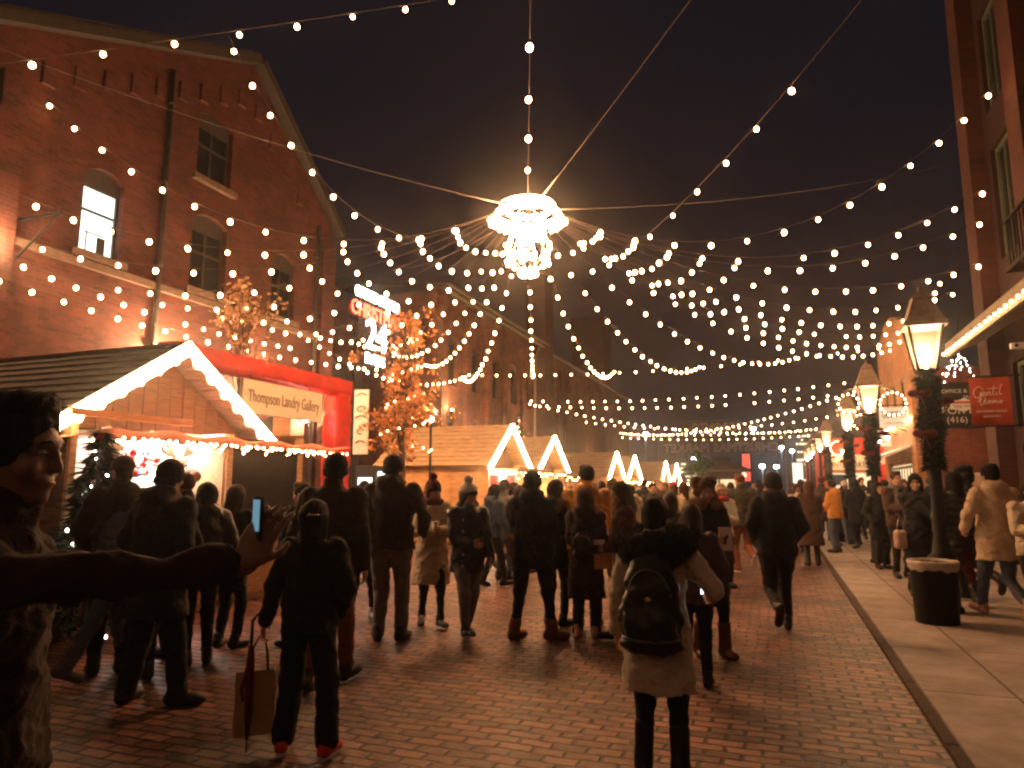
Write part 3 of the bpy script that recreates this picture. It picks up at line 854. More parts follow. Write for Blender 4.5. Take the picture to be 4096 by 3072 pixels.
# beer garden pavilion
x = TH('pavilion', 'red wooden pavilion with glass doors and a cream WINTERGARTEN sign', 'building', 3.2, 35.5)
b = MB(); b.box((1.9, 35.2, 2.95), (5.6, 38.5, 3.75)); b.box((4.25, 35.2, 0), (5.6, 38.5, 2.95)); b.box((1.9, 35.2, 0), (2.2, 38.5, 2.95)); b.box((2.2, 38.3, 0), (4.25, 38.5, 2.95)); x.put(b, 'wall', 'red_board')
b = MB(); b.box((1.8, 35.0, 3.75), (5.7, 38.6, 3.85)); x.put(b, 'roof', 'roof_dark')
b = MB(); b.box((2.15, 35.08, 2.30), (4.2, 35.197, 2.78)); b.prism([(2.15, 2.78), (4.2, 2.78), (3.95, 2.98), (2.4, 2.98)], wsn(35.08), -.1, 0); x.put(b, 'sign_board', 'cream_board')
letters('WINTERGARTEN', .3, 'dark_board', x.o, x.at(3.17, 35.07, 2.53), '-s', width=1.92, sy=1.15)
for i in range(2):
    a0 = 2.22 + i*1.02
    b = MB(); w = .07
    b.box((a0, 35.25, .05), (a0+w, 35.32, 2.27)); b.box((a0+.95, 35.25, .05), (a0+1.02, 35.32, 2.27)); b.box((a0+w, 35.25, .05), (a0+.95, 35.32, .2)); b.box((a0+w, 35.25, 2.17), (a0+.95, 35.32, 2.27)); b.box((a0+w, 35.25, 1.0), (a0+.95, 35.32, 1.06))
    d = x.put(b, 'door', 'wood_pale')
    b = MB(); b.box((a0+w, 35.28, .2), (a0+.95, 35.29, 2.17)); x.put(b, 'pane', 'shop_glow', d)
lampobj('indoor_light', 'POINT', x.at(3.2, 36.8, 2.4), 60, (1, .6, .3), x.o, .2)
b = MB(); b.ball((2.9, 34.7, 3.1), .07, 8, 6); b.tube([(2.9, 35.2, 3.2), (2.9, 34.7, 3.17)], .015, 5); x.put(b, 'porch_lamp', 'lamp_flame')
b = MB(); b.ball((4.9, 34.9, 3.0), .07, 8, 6); b.tube([(4.9, 35.2, 3.1), (4.9, 34.9, 3.07)], .015, 5); x.put(b, 'porch_lamp', 'lamp_flame')
lampobj('porch_glow', 'POINT', x.at(3.0, 34.5, 3.0), 9, (1, .55, .28), x.o, .07)
lampobj('porch_glow', 'POINT', x.at(4.9, 34.6, 2.9), 22, (1, .55, .28), x.o, .07)
x = TH('teardrop_poster', 'pale blue poster in the pavilion door glass', 'poster', 2.6, 35.2, 1.6)
b = MB(); b.box((2.42, 35.225, 1.62), (3.02, 35.24, 2.1)); x.put(b, 'sheet', 'cloth_blue')
# row of far right shop fronts
x = TH('far_shops', 'dark low brick shop row beyond the red pavilion on the right', 'building', 4.5, 50)
b = MB(); b.box((4.5, 41, 0), (12, 62, 6.5)); b.box((4.3, 41, 3.2), (4.498, 62, 3.5)); x.put(b, 'wall', 'brick_right')
# ================================================================== market stalls
def plank_slope(mb, ridge, eave, t0, t1, n, th=.028):
    """overlapping roof boards from the eave up; ridge and eave are (s, z)"""
    r, e = Vector(ridge), Vector(eave)
    d = (r-e); L = d.length; d.normalize()
    nn = Vector((-d.y, d.x))
    if nn.y < 0: nn = -nn
    for i in range(n):
        a = e + d*(L*i/n); c = e + d*(L*(i+1)/n + .03)
        lo, hi = .045, .012
        mb.prism([tuple(a+nn*lo), tuple(c+nn*hi), tuple(c+nn*(hi-th*.4)), tuple(a+nn*(lo-th))], lambda s, z, tt: (tt, s, z), t0 + random.uniform(-.02, .02), t1 + random.uniform(-.012, .012), 0)
def stall(label, sA, sB, tF, depth, ze, zr, roofm='wood_shingle', scallop=False, group='market stalls in a row along the left side', extra=0.0, light=120, lit=(1, .72, .45), wallm='plywood'):
    """gabled wooden stall; its gable faces the street (+t). sA..sB is the eave span, extra widens the body beyond sB"""
    tB = tF - depth
    x = TH('market_stall', label, 'market stall', tF, (sA+sB)/2, 0, group)
    sm = (sA+sB)/2
    bA, bB = sA+.16, sB-.16+extra
    for nm, s0, s1 in (('side_wall', bA, bA+.05), ('side_wall', bB-.05, bB)):
        b = MB(); b.box((tB, s0, .12), (tF, s1, ze+.05))
        for k in range(int(depth/1.1)+1):
            tt = tF - .09 - k*1.15
            if s0 < sm: b.box((tt, s0-.03, .12), (tt+.09, s0-.002, ze))
        b.box((tB, s0-.035 if s0 < sm else s1+.002, ze-.14), (tF, s0-.002 if s0 < sm else s1+.035, ze-.02))
        x.put(b, nm, wallm)
    b = MB(); b.box((tB-.05, bA, .12), (tB-.002, bB, ze+.05)); x.put(b, 'back_wall', wallm)
    b = MB(); b.box((tB, bA, .02), (tF+.02, bB, .118)); x.put(b, 'base', 'wood_dark')
    b = MB(); plank_slope(b, (sm+.02, zr), (sA-.1, ze-.06), tB-.15, tF+.02, 9); plank_slope(b, (sm-.02, zr), (sB+.1, ze-.06), tB-.15, tF+.02, 9)
    b.beam((tB-.15, sm, zr+.035), (tF+.01, sm, zr+.035), .1, .04)
    x.put(b, 'roof', roofm)
    # vertical boards of the gable, with gaps
    b = MB(); n = 14
    for k in range(n):
        s0 = sA+.12 + (sB-sA-.24)*k/n; s1 = sA+.12 + (sB-sA-.24)*(k+.95)/n
        hz = lambda s: ze + (zr-ze)*(1-abs(s-sm)/((sB-sA)/2)) - .05
        tt = tF - .42 + random.uniform(-.006, .006)
        pts = [(s0, ze-.08), (s1, ze-.08), (s1, hz(s1)), (s0, hz(s0))]
        if s0 < sm < s1: pts.insert(3, (sm, hz(sm)))
        b.prism(pts, wt(tt), 0, .02)
    x.put(b, 'gable_boards', 'gable_wood')
    # fascia boards, scalloped or straight, and a rope light along them
    for sg, e in ((-1, sA-.16), (1, sB+.16)):
        a = Vector((sm, zr+.07)); c = Vector((e, ze-.08)); d = c-a; Ln = d.length; d.normalize(); nn = Vector((d.y, -d.x))
        if nn.y > 0: nn = -nn
        low = []
        k = 60
        for i in range(k+1):
            q = i/k
            w = (.15 + .055*math.cos(q*Ln/.30*2*math.pi)) if scallop else .12
            low.append(tuple(a + d*Ln*q + nn*w))
        b = MB(); b.prism([tuple(a), ] + low + [tuple(c)], wt(tF+.03), 0, .025); x.put(b, 'fascia', 'white_paint')
        b = MB()
        offs = (.03, .09, .14) if scallop else (.045,)
        for off in offs:
            p0, p1 = a + nn*off, c + nn*(off*.9)
            b.tube([(tF+.085, p0.x, p0.y), (tF+.085, p1.x, p1.y)], .017 if scallop else .06, 6)
        x.put(b, 'rope_light', 'rope_glow')
    # counter, posts, front awning
    zc = 0.98
    b = MB(); b.box((tF-.55, bA+.05, zc), (tF+.16, sB-.21, zc+.045)); x.put(b, 'counter', 'wood_pale')
    b = MB()
    n = int((sB-sA)/.21)
    for k in range(n):
        s0 = bA+.03+(sB-sA-.4)*k/n; b.box((tF-.06, s0, .12), (tF-.03+random.uniform(0, .008), s0+(sB-sA-.4)/n-.008, zc))
    x.put(b, 'front_panel', wallm)
    for s_ in (bA+.0, bB-.08):
        b = MB(); b.box((tF-.078, s_, .02), (tF+.002, s_+.08, ze)); x.put(b, 'post', 'wood_pale')
    if not scallop:
     b = MB(); b.box((tF-.02, bA-.05, ze-.16), (tF+.75, bB+.25, ze-.13)); b.box((tF+.75, bA-.05, ze-.20), (tF+.79, bB+.25, ze-.09)); x.put(b, 'awning', 'wood_pale')
    lampobj('stall_lamp', 'AREA', x.at(tF-min(depth*.4, .6) if scallop else tF-depth*.4, (bA+bB)/2, ze-.05), light, lit, x.o, 1.2)
    return x
S1 = stall('nearest wooden stall with a scalloped glowing gable and ornaments, at the far left', 5.2, 8.42, -7.0, 3.6, 2.34, 3.36, 'wood_shingle_old', True, extra=1.05, light=110, lit=(1, .80, .68), wallm='wood_cedar')
S2 = stall('second stall with a plywood side wall, tan plank roof and straight glowing gable', 17.1, 20.2, -7.0, 3.3, 2.17, 3.26, light=150)
stall('third stall, its glowing gable just right of the tan plank roof', 21.1, 24.4, -7.0, 3.3, 2.12, 3.2, light=150)
stall('fourth stall, left one of the middle pair of glowing gables', 31.1, 34.4, -7.0, 3.3, 2.0, 3.1, light=110)
stall('fifth stall, right one of the middle pair of glowing gables', 35.5, 39.0, -7.0, 3.3, 2.0, 3.1, light=110)
stall('sixth stall, left one of the farthest pair of glowing gables', 46.2, 49.6, -6.9, 3.3, 2.0, 3.15, light=90)
stall('last stall, right one of the farthest pair of glowing gables', 51.6, 55.2, -6.9, 3.3, 2.0, 3.15, light=90)
# inside the first stall: lining, glazed panel, fabric net with lights
b = MB(); b.box((-8.1, 5.45, .98), (-8.06, 7.6, 2.3)); S1.put(b, 'display_wall', 'white_paint')
b = MB(); b.box((-8.1, 7.6, .1), (-7.0, 7.66, 2.3)); S1.put(b, 'partition', 'wood_pale')
b = MB(); b.box((-6.99, 7.68, .95), (-6.96, 9.2, 2.2)); S1.put(b, 'glazed_panel', 'tarp_dark')
b = MB(); b.box((-7.02, 7.62, .1), (-6.95, 7.72, 2.3)); b.box((-7.02, 9.12, .1), (-6.95, 9.24, 2.3)); b.box((-7.0, 7.72, .86), (-6.95, 9.12, .95)); S1.put(b, 'panel_frame', 'wood_pale')
b = MB(); b.box((-7.0, 7.72, .12), (-6.97, 9.12, .86)); S1.put(b, 'panel_base', 'wood_cedar')
b = MB(); b.box((-6.93, 5.25, 2.34), (-6.87, 6.9, 2.42)); S1.put(b, 'header_board', 'wood_pale')
b = MB()
for i in range(24):
    for j in range(6):
        def q(i_, j_):
            s = 5.2 + 4.2*i_/24; t = -7.3 + 1.15*j_/6
            return (t, s, 2.17 - .05*math.sin(j_/6*math.pi) - .025*math.sin(i_*1.3+j_) )
        b.add([q(i, j), q(i+1, j), q(i+1, j+1), q(i, j+1)], [(0, 1, 2, 3)], 0, True)
S1.put(b, 'fabric_net', 'net_pink')
x = TH('string_light', 'zigzag fairy lights under the pink fabric awning of the nearest stall', 'string lights', -6.5, 7.2, 2.1)
b = MB(); pth = []
for k in range(60):
    pth.append((-7.2 + 1.0*(.5+.5*math.sin(k*.9)), 5.3+4.0*k/59, 2.10 - .02*math.sin(k)))
b.tube(pth, .004, 4); x.put(b, 'cable', 'cable_black')
for p in pth + [(-6.2, 5.3+4.05*k/34, 2.11) for k in range(35)]:
    put_bulb(x.o, x.at(p[0], p[1]+random.uniform(-.03, .03), p[2]-.01), 'tiny')
# light strings along the awnings of the other stalls
for sA, sB, lab, z in ((17.0, 24.8, 'second and third stalls', 1.98), (31.0, 39.3, 'middle pair of stalls', 1.82), (46.2, 55.4, 'farthest pair of stalls', 1.82)):
    x = TH('string_light', 'icicle lights hanging along the awning of the ' + lab, 'string lights', -6.2, sA, z, 'lights along the stall awnings')
    b = MB(); b.tube([(-6.2, sA, z), (-6.2, sB, z)], .006, 4); x.put(b, 'cable', 'cable_black')
    n = int((sB-sA)/.17)
    for k in range(n): put_bulb(x.o, x.at(-6.2, sA+(sB-sA)*k/n, z-random.choice((.03, .1, .18))), 'tiny' if sA < 30 else 'small')
# lit red and white patchwork sign by the second stall's counter
x = TH('stall_board', 'bright white board with red squares and a round emblem, front corner of the second stall', 'sign', -6.6, 17.2, .9)
b = MB(); b.box((-6.98, 17.04, .75), (-6.22, 17.09, 1.98)); x.put(b, 'board', 'white_paint')
b = MB()
for t0, z0 in ((-6.94, 1.62), (-6.5, 1.62), (-6.94, 1.2), (-6.94, .82), (-6.5, .82)): b.box((t0, 17.025, z0), (t0+.24, 17.037, z0+.26))
x.put(b, 'red_patch', 'red_board')
b = MB(); b.tube([(-6.58, 17.0, 1.52), (-6.58, 17.036, 1.52)], .17, 20); x.put(b, 'emblem', 'cream_board')
lampobj('board_lamp', 'POINT', x.at(-6.6, 16.75, 1.95), 14, (1, .8, .6), x.o, .05)
# hanging goods in the stalls
def bauble(mesh, label, t, s, z, group):
    o = bpy.data.objects.new('bauble', mesh); o.location = S(t, s, z); o.rotation_euler = (0, 0, random.uniform(0, 6))
    link(o); return tag(o, label, 'ornament', group)
bms = {}
for c in ('red', 'white', 'blue'):
    b = MB(); b.ball((0, 0, 0), .05, 12, 8, 0); b.lathe([(.012, .046), (.012, .064), (.004, .07)], 6, mi=1); b.tube([(0, 0, .065), (0, 0, .2)], .002, 3, 1)
    o = b.build('bauble', ['bauble_'+c, 'chrome']); bms[c] = o.data; bpy.data.objects.remove(o)
for k in range(34):
    c = 'red' if k % 2 else ('white' if k % 3 else 'red')
    bauble(bms[c], c + ' bauble in the cluster hanging in the nearest stall', -7.72+random.uniform(-.16, .16), 6.55+random.uniform(-.1, .7), random.uniform(1.76, 2.05), c + ' baubles of the nearest stall')
bauble(bms['blue'], 'single blue bauble among the red ones in the nearest stall', -7.6, 6.75, 1.75, None)
b = MB(); b.ball((0, 0, 0), (.035, .02, .075), 8, 6, 0); b.tube([(0, 0, .07), (0, 0, .25)], .003, 3, 0)
o = b.build('hanging_ornament', 'wood_pale'); hm = o.data; bpy.data.objects.remove(o)
for k in range(40):
    o = bpy.data.objects.new('hanging_ornament', hm); o.location = S(-6.5+random.uniform(-.1, .1), 21.3+3.2*k/40, 1.72+random.uniform(-.08, .06)); o.scale = (1, 1, random.uniform(.7, 1.4)); link(o)
    tag(o, 'small wooden ornament in the row hanging under the third stall awning', 'ornament', 'ornaments under the third stall awning')
# candle arch and price list
x = TH('price_list', 'white price list pinned to the back wall of the nearest stall', 'notice', -8.0, 6.2, 1.6)
b = MB(); b.box((-8.055, 6.0, 1.5), (-8.04, 6.3, 1.95)); x.put(b, 'sheet', 'cup_white')
b = MB()
for k in range(9): b.box((-8.039, 6.04, 1.88-k*.04), (-8.036, 6.04+.1+.12*random.random(), 1.89-k*.04))
x.put(b, 'print', 'cloth_grey')
# plush moose bust on the partition
def moose():
    x = TH('plush_moose', 'plush moose head with spread antlers and a red checked scarf in the nearest stall', 'plush toy', -7.5, 7.3, 1.5)
    b = MB(); b.ball((-7.5, 7.3, 1.87), (.10, .11, .14), 14, 10); b.ball((-7.32, 7.32, 1.75), (.17, .085, .09), 14, 10); b.ball((-7.21, 7.32, 1.72), (.08, .09, .085), 12, 8); b.ball((-7.56, 7.3, 1.45), (.14, .17, .3), 14, 10); x.put(b, 'head', 'moose_brown')
    for sg in (-1, 1):
        b = MB(); pl = [(0, 0), (.1, .02), (.22, .06), (.30, .2), (.26, .22), (.22, .14), (.18, .24), (.13, .13), (.09, .19), (.05, .07)]
        b.prism([(7.3+sg*(.04+a*.9), 1.97+c*.9) for a, c in pl], wt(-7.5), -.025, .025); x.put(b, 'antler', 'antler_brown')
        b = MB(); b.ball((-7.52, 7.3+sg*.12, 1.93), (.03, .09, .035), 8, 6); x.put(b, 'ear', 'moose_brown')
        b = MB(); b.ball((-7.4, 7.3+sg*.06, 1.87), .02, 8, 6); x.put(b, 'eye', 'eye_dark')
    b = MB()
    b.tube([(-7.52+.16*math.cos(k*.42), 7.3+.18*math.sin(k*.42), 1.6-.01*math.sin(k)) for k in range(16)], .05, 8); b.box((-7.38, 7.22, 1.3), (-7.34, 7.33, 1.6)); x.put(b, 'scarf', 'cloth_red')
moose()

# ================================================================== red arch and gallery sign
x = TH('red_arch', 'large red fabric covered entrance arch behind the nearest stall', 'arch', -9.1, 11.2)
def wrap(mb, path, w, d, n=40):
    """a fabric covered square column with soft creases"""
    P = [Vector(p) for p in path]
    a = (P[-1]-P[0]); L = a.length; a.normalize()
    u = Vector((1, 0, 0)); v = a.cross(u)
    vs = []; fs = []; m = 16
    for i in range(n+1):
        c = P[0] + a*(L*i/n)
        for k in range(m):
            th = 2*math.pi*k/m
            cx, cyy = math.cos(th), math.sin(th)
            q = max(abs(cx), abs(cyy)); sx = cx/q*.86+cx*.14; sy = cyy/q*.86+cyy*.14
            wr = 1 + .035*math.sin(i*1.7+k*.8) + .03*math.sin(i*.61-k*1.3) + .03*math.sin(i*3.1+k*.3) + random.uniform(-.015, .015)
            vs.append(c + u*(sx*d/2*wr) + v*(sy*w/2*wr))
    for i in range(n):
        for k in range(m): fs.append((i*m+k, i*m+(k+1) % m, (i+1)*m+(k+1) % m, (i+1)*m+k))
    fs.append(tuple(range(m))); fs.append(tuple(n*m+k for k in range(m)))
    mb.add(vs, fs, 0, True)
b = MB(); wrap(b, [(-9.1, 8.5, 3.75), (-9.1, 13.52, 3.78)], .34, .42, 60); x.put(b, 'beam', 'red_fabric')
for s_ in (13.27, 8.7):
    b = MB(); wrap(b, [(-9.1, s_, 0), (-9.1, s_, 3.63)], .5, .42, 44); x.put(b, 'column', 'red_fabric')
x = TH('gallery_sign', 'long cream sign reading Thompson Landry Gallery under the red arch beam', 'sign', -8.8, 11.2, 2.9)
b = MB(); b.box((-8.84, 9.9, 2.9), (-8.78, 12.25, 3.5)); x.put(b, 'board', 'cream_board')
letters('Thompson Landry Gallery', .26, 'letter_brown', x.o, x.at(-8.775, 11.09, 3.2), '+t', width=2.1, sy=1.25)
b = MB()
for s_ in (10.2, 11.95): b.tube([(-8.84, s_, 3.5), (-8.9, s_, 3.6)], .012, 5)
x.put(b, 'hanger', 'black_metal')
x = TH('brick_pillar', 'narrow lit brick pillar between the nearest stall and the red arch', 'pillar', -9.6, 12.4)
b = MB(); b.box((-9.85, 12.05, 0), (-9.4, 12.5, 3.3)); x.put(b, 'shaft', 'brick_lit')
b = MB(); b.box((-9.9, 12.0, 3.3), (-9.36, 12.55, 3.38)); x.put(b, 'cap', 'stone_sill')
x = TH('pillar_lamp', 'small white lamp glowing on the pillar beside the gallery sign', 'lamp', -9.3, 12.6, 2.9)
b = MB(); b.box((-9.4, 12.3, 2.98), (-9.3, 12.36, 3.04)); x.put(b, 'bracket', 'black_metal')
b = MB(); b.ball((-9.24, 12.33, 3.0), .07, 10, 8); x.put(b, 'globe', 'street_white')
lampobj('glow', 'POINT', x.at(-9.1, 12.33, 2.95), 9, (1, .8, .6), x.o, .06)

# ================================================================== countdown sign
x = TH('countdown_sign', 'lit sign reading COUNTDOWN TO CHRISTMAS 24 DAYS above the orange tree', 'sign', -12, 19.5)
b = MB()
for s_ in (18.4, 20.6): b.beam((-12.05, s_, 0), (-12.05, s_, 7.8), .08, .08)
b.beam((-12.05, 18.0, 7.42), (-12.05, 21.1, 7.42), .05, .05); b.beam((-12.05, 18.0, 6.75), (-12.05, 21.1, 6.75), .05, .05)
x.put(b, 'frame', 'black_metal')
letters('COUNTDOWN TO', .5, 'sign_white', x.o, x.at(-12, 19.6, 7.66), '+t', 'first_line', width=2.7, ex=.02, sy=1.0)
b = MB(); b.box((-12.03, 17.95, 6.82), (-12.01, 21.05, 7.38)); x.put(b, 'backing', 'dark_board')
letters('CHRISTMAS', .66, 'sign_red', x.o, x.at(-11.98, 19.5, 7.10), '+t', 'second_line', width=2.95, ex=.02, sy=1.0)
letters('24', 1.5, 'sign_digit', x.o, x.at(-12, 19.55, 6.38), '+t', 'number', width=1.25, ex=.03, sy=.92)
letters('DAYS', .5, 'sign_white', x.o, x.at(-12, 19.5, 5.62), '+t', 'last_line', width=1.15, ex=.02)
x = TH('art_banner', 'tall white banner with dark arcs hanging right of the red arch', 'banner', -9.4, 14.65, 2.3)
b = MB(); b.box((-9.55, 14.62, 2.35), (-9.15, 14.66, 3.92)); x.put(b, 'cloth', 'white_paint')
b = MB()
for k, (cz, r) in enumerate(((3.75, .13), (3.45, .11), (3.2, .14), (2.9, .1), (2.6, .13))):
    b.tube([(-9.35+r*math.cos(a), 14.61, cz+r*.6*math.sin(a)) for a in np.linspace(.2, 3.0+(k % 2)*2, 14)], .014, 5)
x.put(b, 'arcs', 'letter_dark')
b = MB(); b.tube([(-9.6, 14.64, 0), (-9.6, 14.64, 4.0)], .03, 8); b.tube([(-9.6, 14.64, 3.95), (-9.1, 14.64, 3.95)], .02, 6); x.put(b, 'pole', 'black_metal')
x = TH('lit_cabinet', 'small bright white display cabinet at the foot of the art banner', 'display', -9.5, 15.4, 0)
b = MB(); b.box((-9.9, 15.3, 0), (-9.3, 15.8, 2.1)); x.put(b, 'body', 'dark_board')
b = MB(); b.box((-9.28, 15.36, 1.0), (-9.27, 15.74, 1.95)); b.box((-9.8, 15.28, 1.1), (-9.4, 15.29, 1.8)); x.put(b, 'panel', 'lit_window')

# ================================================================== lamp posts
def lamp_post(label, t, s, e=55, wreath=True):
    x = TH('lamp_post', label, 'street lamp', t, s, PAVE, 'lantern lamp posts along the pavement')
    z = PAVE
    b = MB(); b.lathe([(.19, 0), (.19, .06), (.16, .08), (.15, .62), (.17, .66), (.11, .72), (.075, .95), (.06, 2.9), (.085, 2.92), (.085, 2.96), (.05, 3.0), (.05, 3.02)], 12, (t, s, z)); x.put(b, 'post', 'black_metal')
    b = MB()                                                   # lantern cage: four tapering bars and two frames
    zb, zt_, rb, rt = 3.05, 3.62, .13, .235
    for k in range(4):
        a = math.pi/4 + k*math.pi/2
        b.beam((t+rb*1.2*math.cos(a), s+rb*1.2*math.sin(a), z+zb), (t+rt*1.2*math.cos(a), s+rt*1.2*math.sin(a), z+zt_), .026, .026)
    b.lathe([(.06, -.06), (.17, 0), (.17, .03)], 4, (t, s, z+zb-.03), smooth=False)
    x.put(b, 'lantern_cage', 'black_metal')
    b = MB(); b.lathe([(.35, 0), (.35, .05), (.30, .09), (.155, .37), (.17, .39), (.10, .47), (.03, .50), (.03, .56)], 4, (t, s, z+zt_-.02), smooth=False); x.put(b, 'lantern_roof', 'copper_roof')
    b = MB()
    for k in range(4):
        a0, a1 = math.pi/4+k*math.pi/2, math.pi/4+(k+1)*math.pi/2
        q = lambda r, a, zz: (t+r*1.2*.95*math.cos(a), s+r*1.2*.95*math.sin(a), z+zz)
        b.add([q(rb, a0, zb+.02), q(rb, a1, zb+.02), q(rt, a1, zt_), q(rt, a0, zt_)], [(0, 1, 2, 3)])
    x.put(b, 'lantern_glass', 'lantern_glass')
    b = MB()
    for dt, ds in ((.05, 0), (-.05, .02), (0, -.05)): b.ball((t+dt, s+ds, z+3.2), (.03, .03, .07), 8, 6)
    b.tube([(t, s, z+3.02), (t, s, z+3.14)], .02, 6); x.put(b, 'flame', 'lamp_flame')
    lampobj('lantern_light', 'POINT', x.at(t, s, z+3.34), e, (1, .58, .28), x.o, .05)
    if wreath: garland(label.split(' along')[0], t, s)
    return x
m_, nt_, b_ = newmat('lantern_glass')
b_.inputs['Base Color'].default_value = (.16, .13, .10, 1); b_.inputs['Roughness'].default_value = .5; b_.inputs['Alpha'].default_value = .35
b_.inputs['Emission Color'].default_value = (1, .66, .36, 1); b_.inputs['Emission Strength'].default_value = .28
def needles(n, fn, size, mi=0, mb=None):
    b = mb or MB()
    vs = []; fs = []
    for i in range(n):
        p, d = fn()
        d = (Vector(d) + Vector((random.gauss(0, .5), random.gauss(0, .5), random.gauss(0, .5)))).normalized()
        w = d.cross(Vector((random.gauss(0, 1), random.gauss(0, 1), random.gauss(0, 1)))).normalized()*size*.16
        L = size*random.uniform(.6, 1.3)
        p = Vector(p); k = len(vs)
        vs += [p-w, p+w, p+d*L]; fs.append((k, k+1, k+2))
    b.add(vs, fs, mi); return b
def garland(label, t, s):
    z = PAVE
    x = TH('evergreen_garland', 'dark evergreen garland with red bows wrapped round the ' + label, 'garland', t, s, 1.9, 'evergreen garlands on the lamp posts')
    def fn():
        zz = random.uniform(1.75, 2.95); a = random.uniform(0, 6.283); r = .06 + .02*math.sin(zz*9+a*2) + random.uniform(0, .045)
        return (t+r*math.cos(a), s+r*math.sin(a), z+zz), (math.cos(a), math.sin(a), -.2)
    b = needles(3000, fn, .085); b.lathe([(.07, 0), (.085, .1), (.09, .6), (.085, 1.1), (.07, 1.2)], 12, (t, s, z+1.75)); x.put(b, 'foliage', 'needle_green')
    for a, zz in ((-2.6, 2.72), (.1, 2.62), (-2.4, 2.2)):
        b = MB(); c = (t+.14*math.cos(a), s+.14*math.sin(a)-.04, z+zz)
        b.ball((c[0]-.07, c[1], c[2]+.01), (.075, .03, .05), 8, 6); b.ball((c[0]+.07, c[1], c[2]+.01), (.075, .03, .05), 8, 6); b.ball(c, .03, 8, 6)
        b.beam(c, (c[0]-.05, c[1], c[2]-.2), .04, .008); b.beam(c, (c[0]+.06, c[1], c[2]-.19), .04, .008); x.put(b, 'bow', 'bow_red')
LP = [10.35, 16.3, 21.2, 29.5, 34.0, 38.5, 43.0, 47.5]
ords = ['first', 'second', 'third', 'fourth', 'fifth', 'sixth', 'seventh', 'eighth']
for i, s_ in enumerate(LP):
    lamp_post(ords[i] + ' lantern lamp post along the pavement' + (', nearest the camera' if i == 0 else ''), 1.92, s_, 55 if i < 3 else 40, i < 4)
def wreath(label, t, s, z, r, n=12):
    x = TH('lit_wreath', label, 'wreath', t, s, z, 'lit wreaths beside the lamp posts')
    b = MB(); pts = [(t+r*math.cos(a), s, z+r*math.sin(a)) for a in np.linspace(0, 2*math.pi, 25)]
    b.tube(pts, .02, 5); b.tube([(t, s, z+r), (t, s, z+r+.12), (1.92, s, z+r+.12)], .012, 4); x.put(b, 'ring', 'cable_black')
    for k in range(n):
        a = 2*math.pi*k/n; put_bulb(x.o, x.at(t+r*math.cos(a), s-.02, z+r*math.sin(a)+.03), 'tiny')
wreath('lit wreath of bulbs left of the second lamp post', 1.53, 16.25, 3.30, .2)
wreath('lit wreath of bulbs right of the second lamp post', 2.36, 16.25, 3.26, .24, 16)
wreath('lit wreath of bulbs beside the fourth lamp post', 2.30, 29.4, 3.0, .26, 16)
wreath('lit wreath of bulbs right of the third lamp post', 2.26, 21.1, 3.3, .2)
x = TH('lit_branches', 'hanging branch of small white lights in front of the lease sign', 'string lights', 4.4, 20.5, 4.4)
b = MB(); tips = []
for k in range(12):
    a = random.uniform(0, 6.28); L = random.uniform(.25, .7)
    p = [(4.55, 20.6, 5.2), (4.55+.3*L*math.cos(a), 20.6+.2*math.sin(a), 5.05-.5*L), (4.5+.65*L*math.cos(a), 20.6+.4*L*math.sin(a), 4.9-.9*L)]
    b.tube(p, .008, 4); tips += [p[2], tuple((Vector(p[1])+Vector(p[2]))/2), p[1]]
b.tube([(4.55, 20.6, 5.2), (4.2, 18.6, 5.5)], .006, 4); x.put(b, 'twigs', 'bark')
for p in tips: put_bulb(x.o, x.at(*p), 'tinywhite')

# ================================================================== bins
def bin_(label, t, s, r, h, sq=False):
    x = TH('rubbish_bin', label, 'bin', t, s, PAVE)
    n = 20
    b = MB(); b.lathe([(r*.86, 0), (r*.88, .02), (r*.92, h*.5), (r*.97, h-.08), (r, h-.06), (r, h-.001), (r*.93, h), (r*.88, h*.4), (r*.5, h*.38)], n, (t, s, PAVE)); x.put(b, 'body', 'bin_black')
    b = MB(); vs = []; m = 40
    prof = [(1.02, -.075), (1.035, -.05), (1.04, -.02), (1.05, .012), (1.0, .03), (.94, .012), (.87, -.1), (.80, -.26), (.4, -.32)]
    for j, (q, dz) in enumerate(prof):
        for k in range(m):
            a = 2*math.pi*k/m
            wv = .008*math.sin(k*1.9+j)+.008*math.sin(k*.7+2*j)
            vs.append((t+r*(q+wv*.5)*math.cos(a), s+r*(q+wv*.5)*math.sin(a), PAVE+h+dz+(wv*1.4 if j in (0, 6, 7, 8) else wv*.3)))
    fs = [(j*m+k, j*m+(k+1) % m, (j+1)*m+(k+1) % m, (j+1)*m+k) for j in range(len(prof)-1) for k in range(m)]
    b.add(vs, fs, 0, True); x.put(b, 'bin_liner', 'bin_bag')
bin_('round black bin with a pale bag folded over its rim, on the pavement in front', 1.66, 9.5, .255, .67)
bin_('round black bin with a pale bag farther along the pavement, near the third lamp post', 1.62, 22.2, .34, .72)
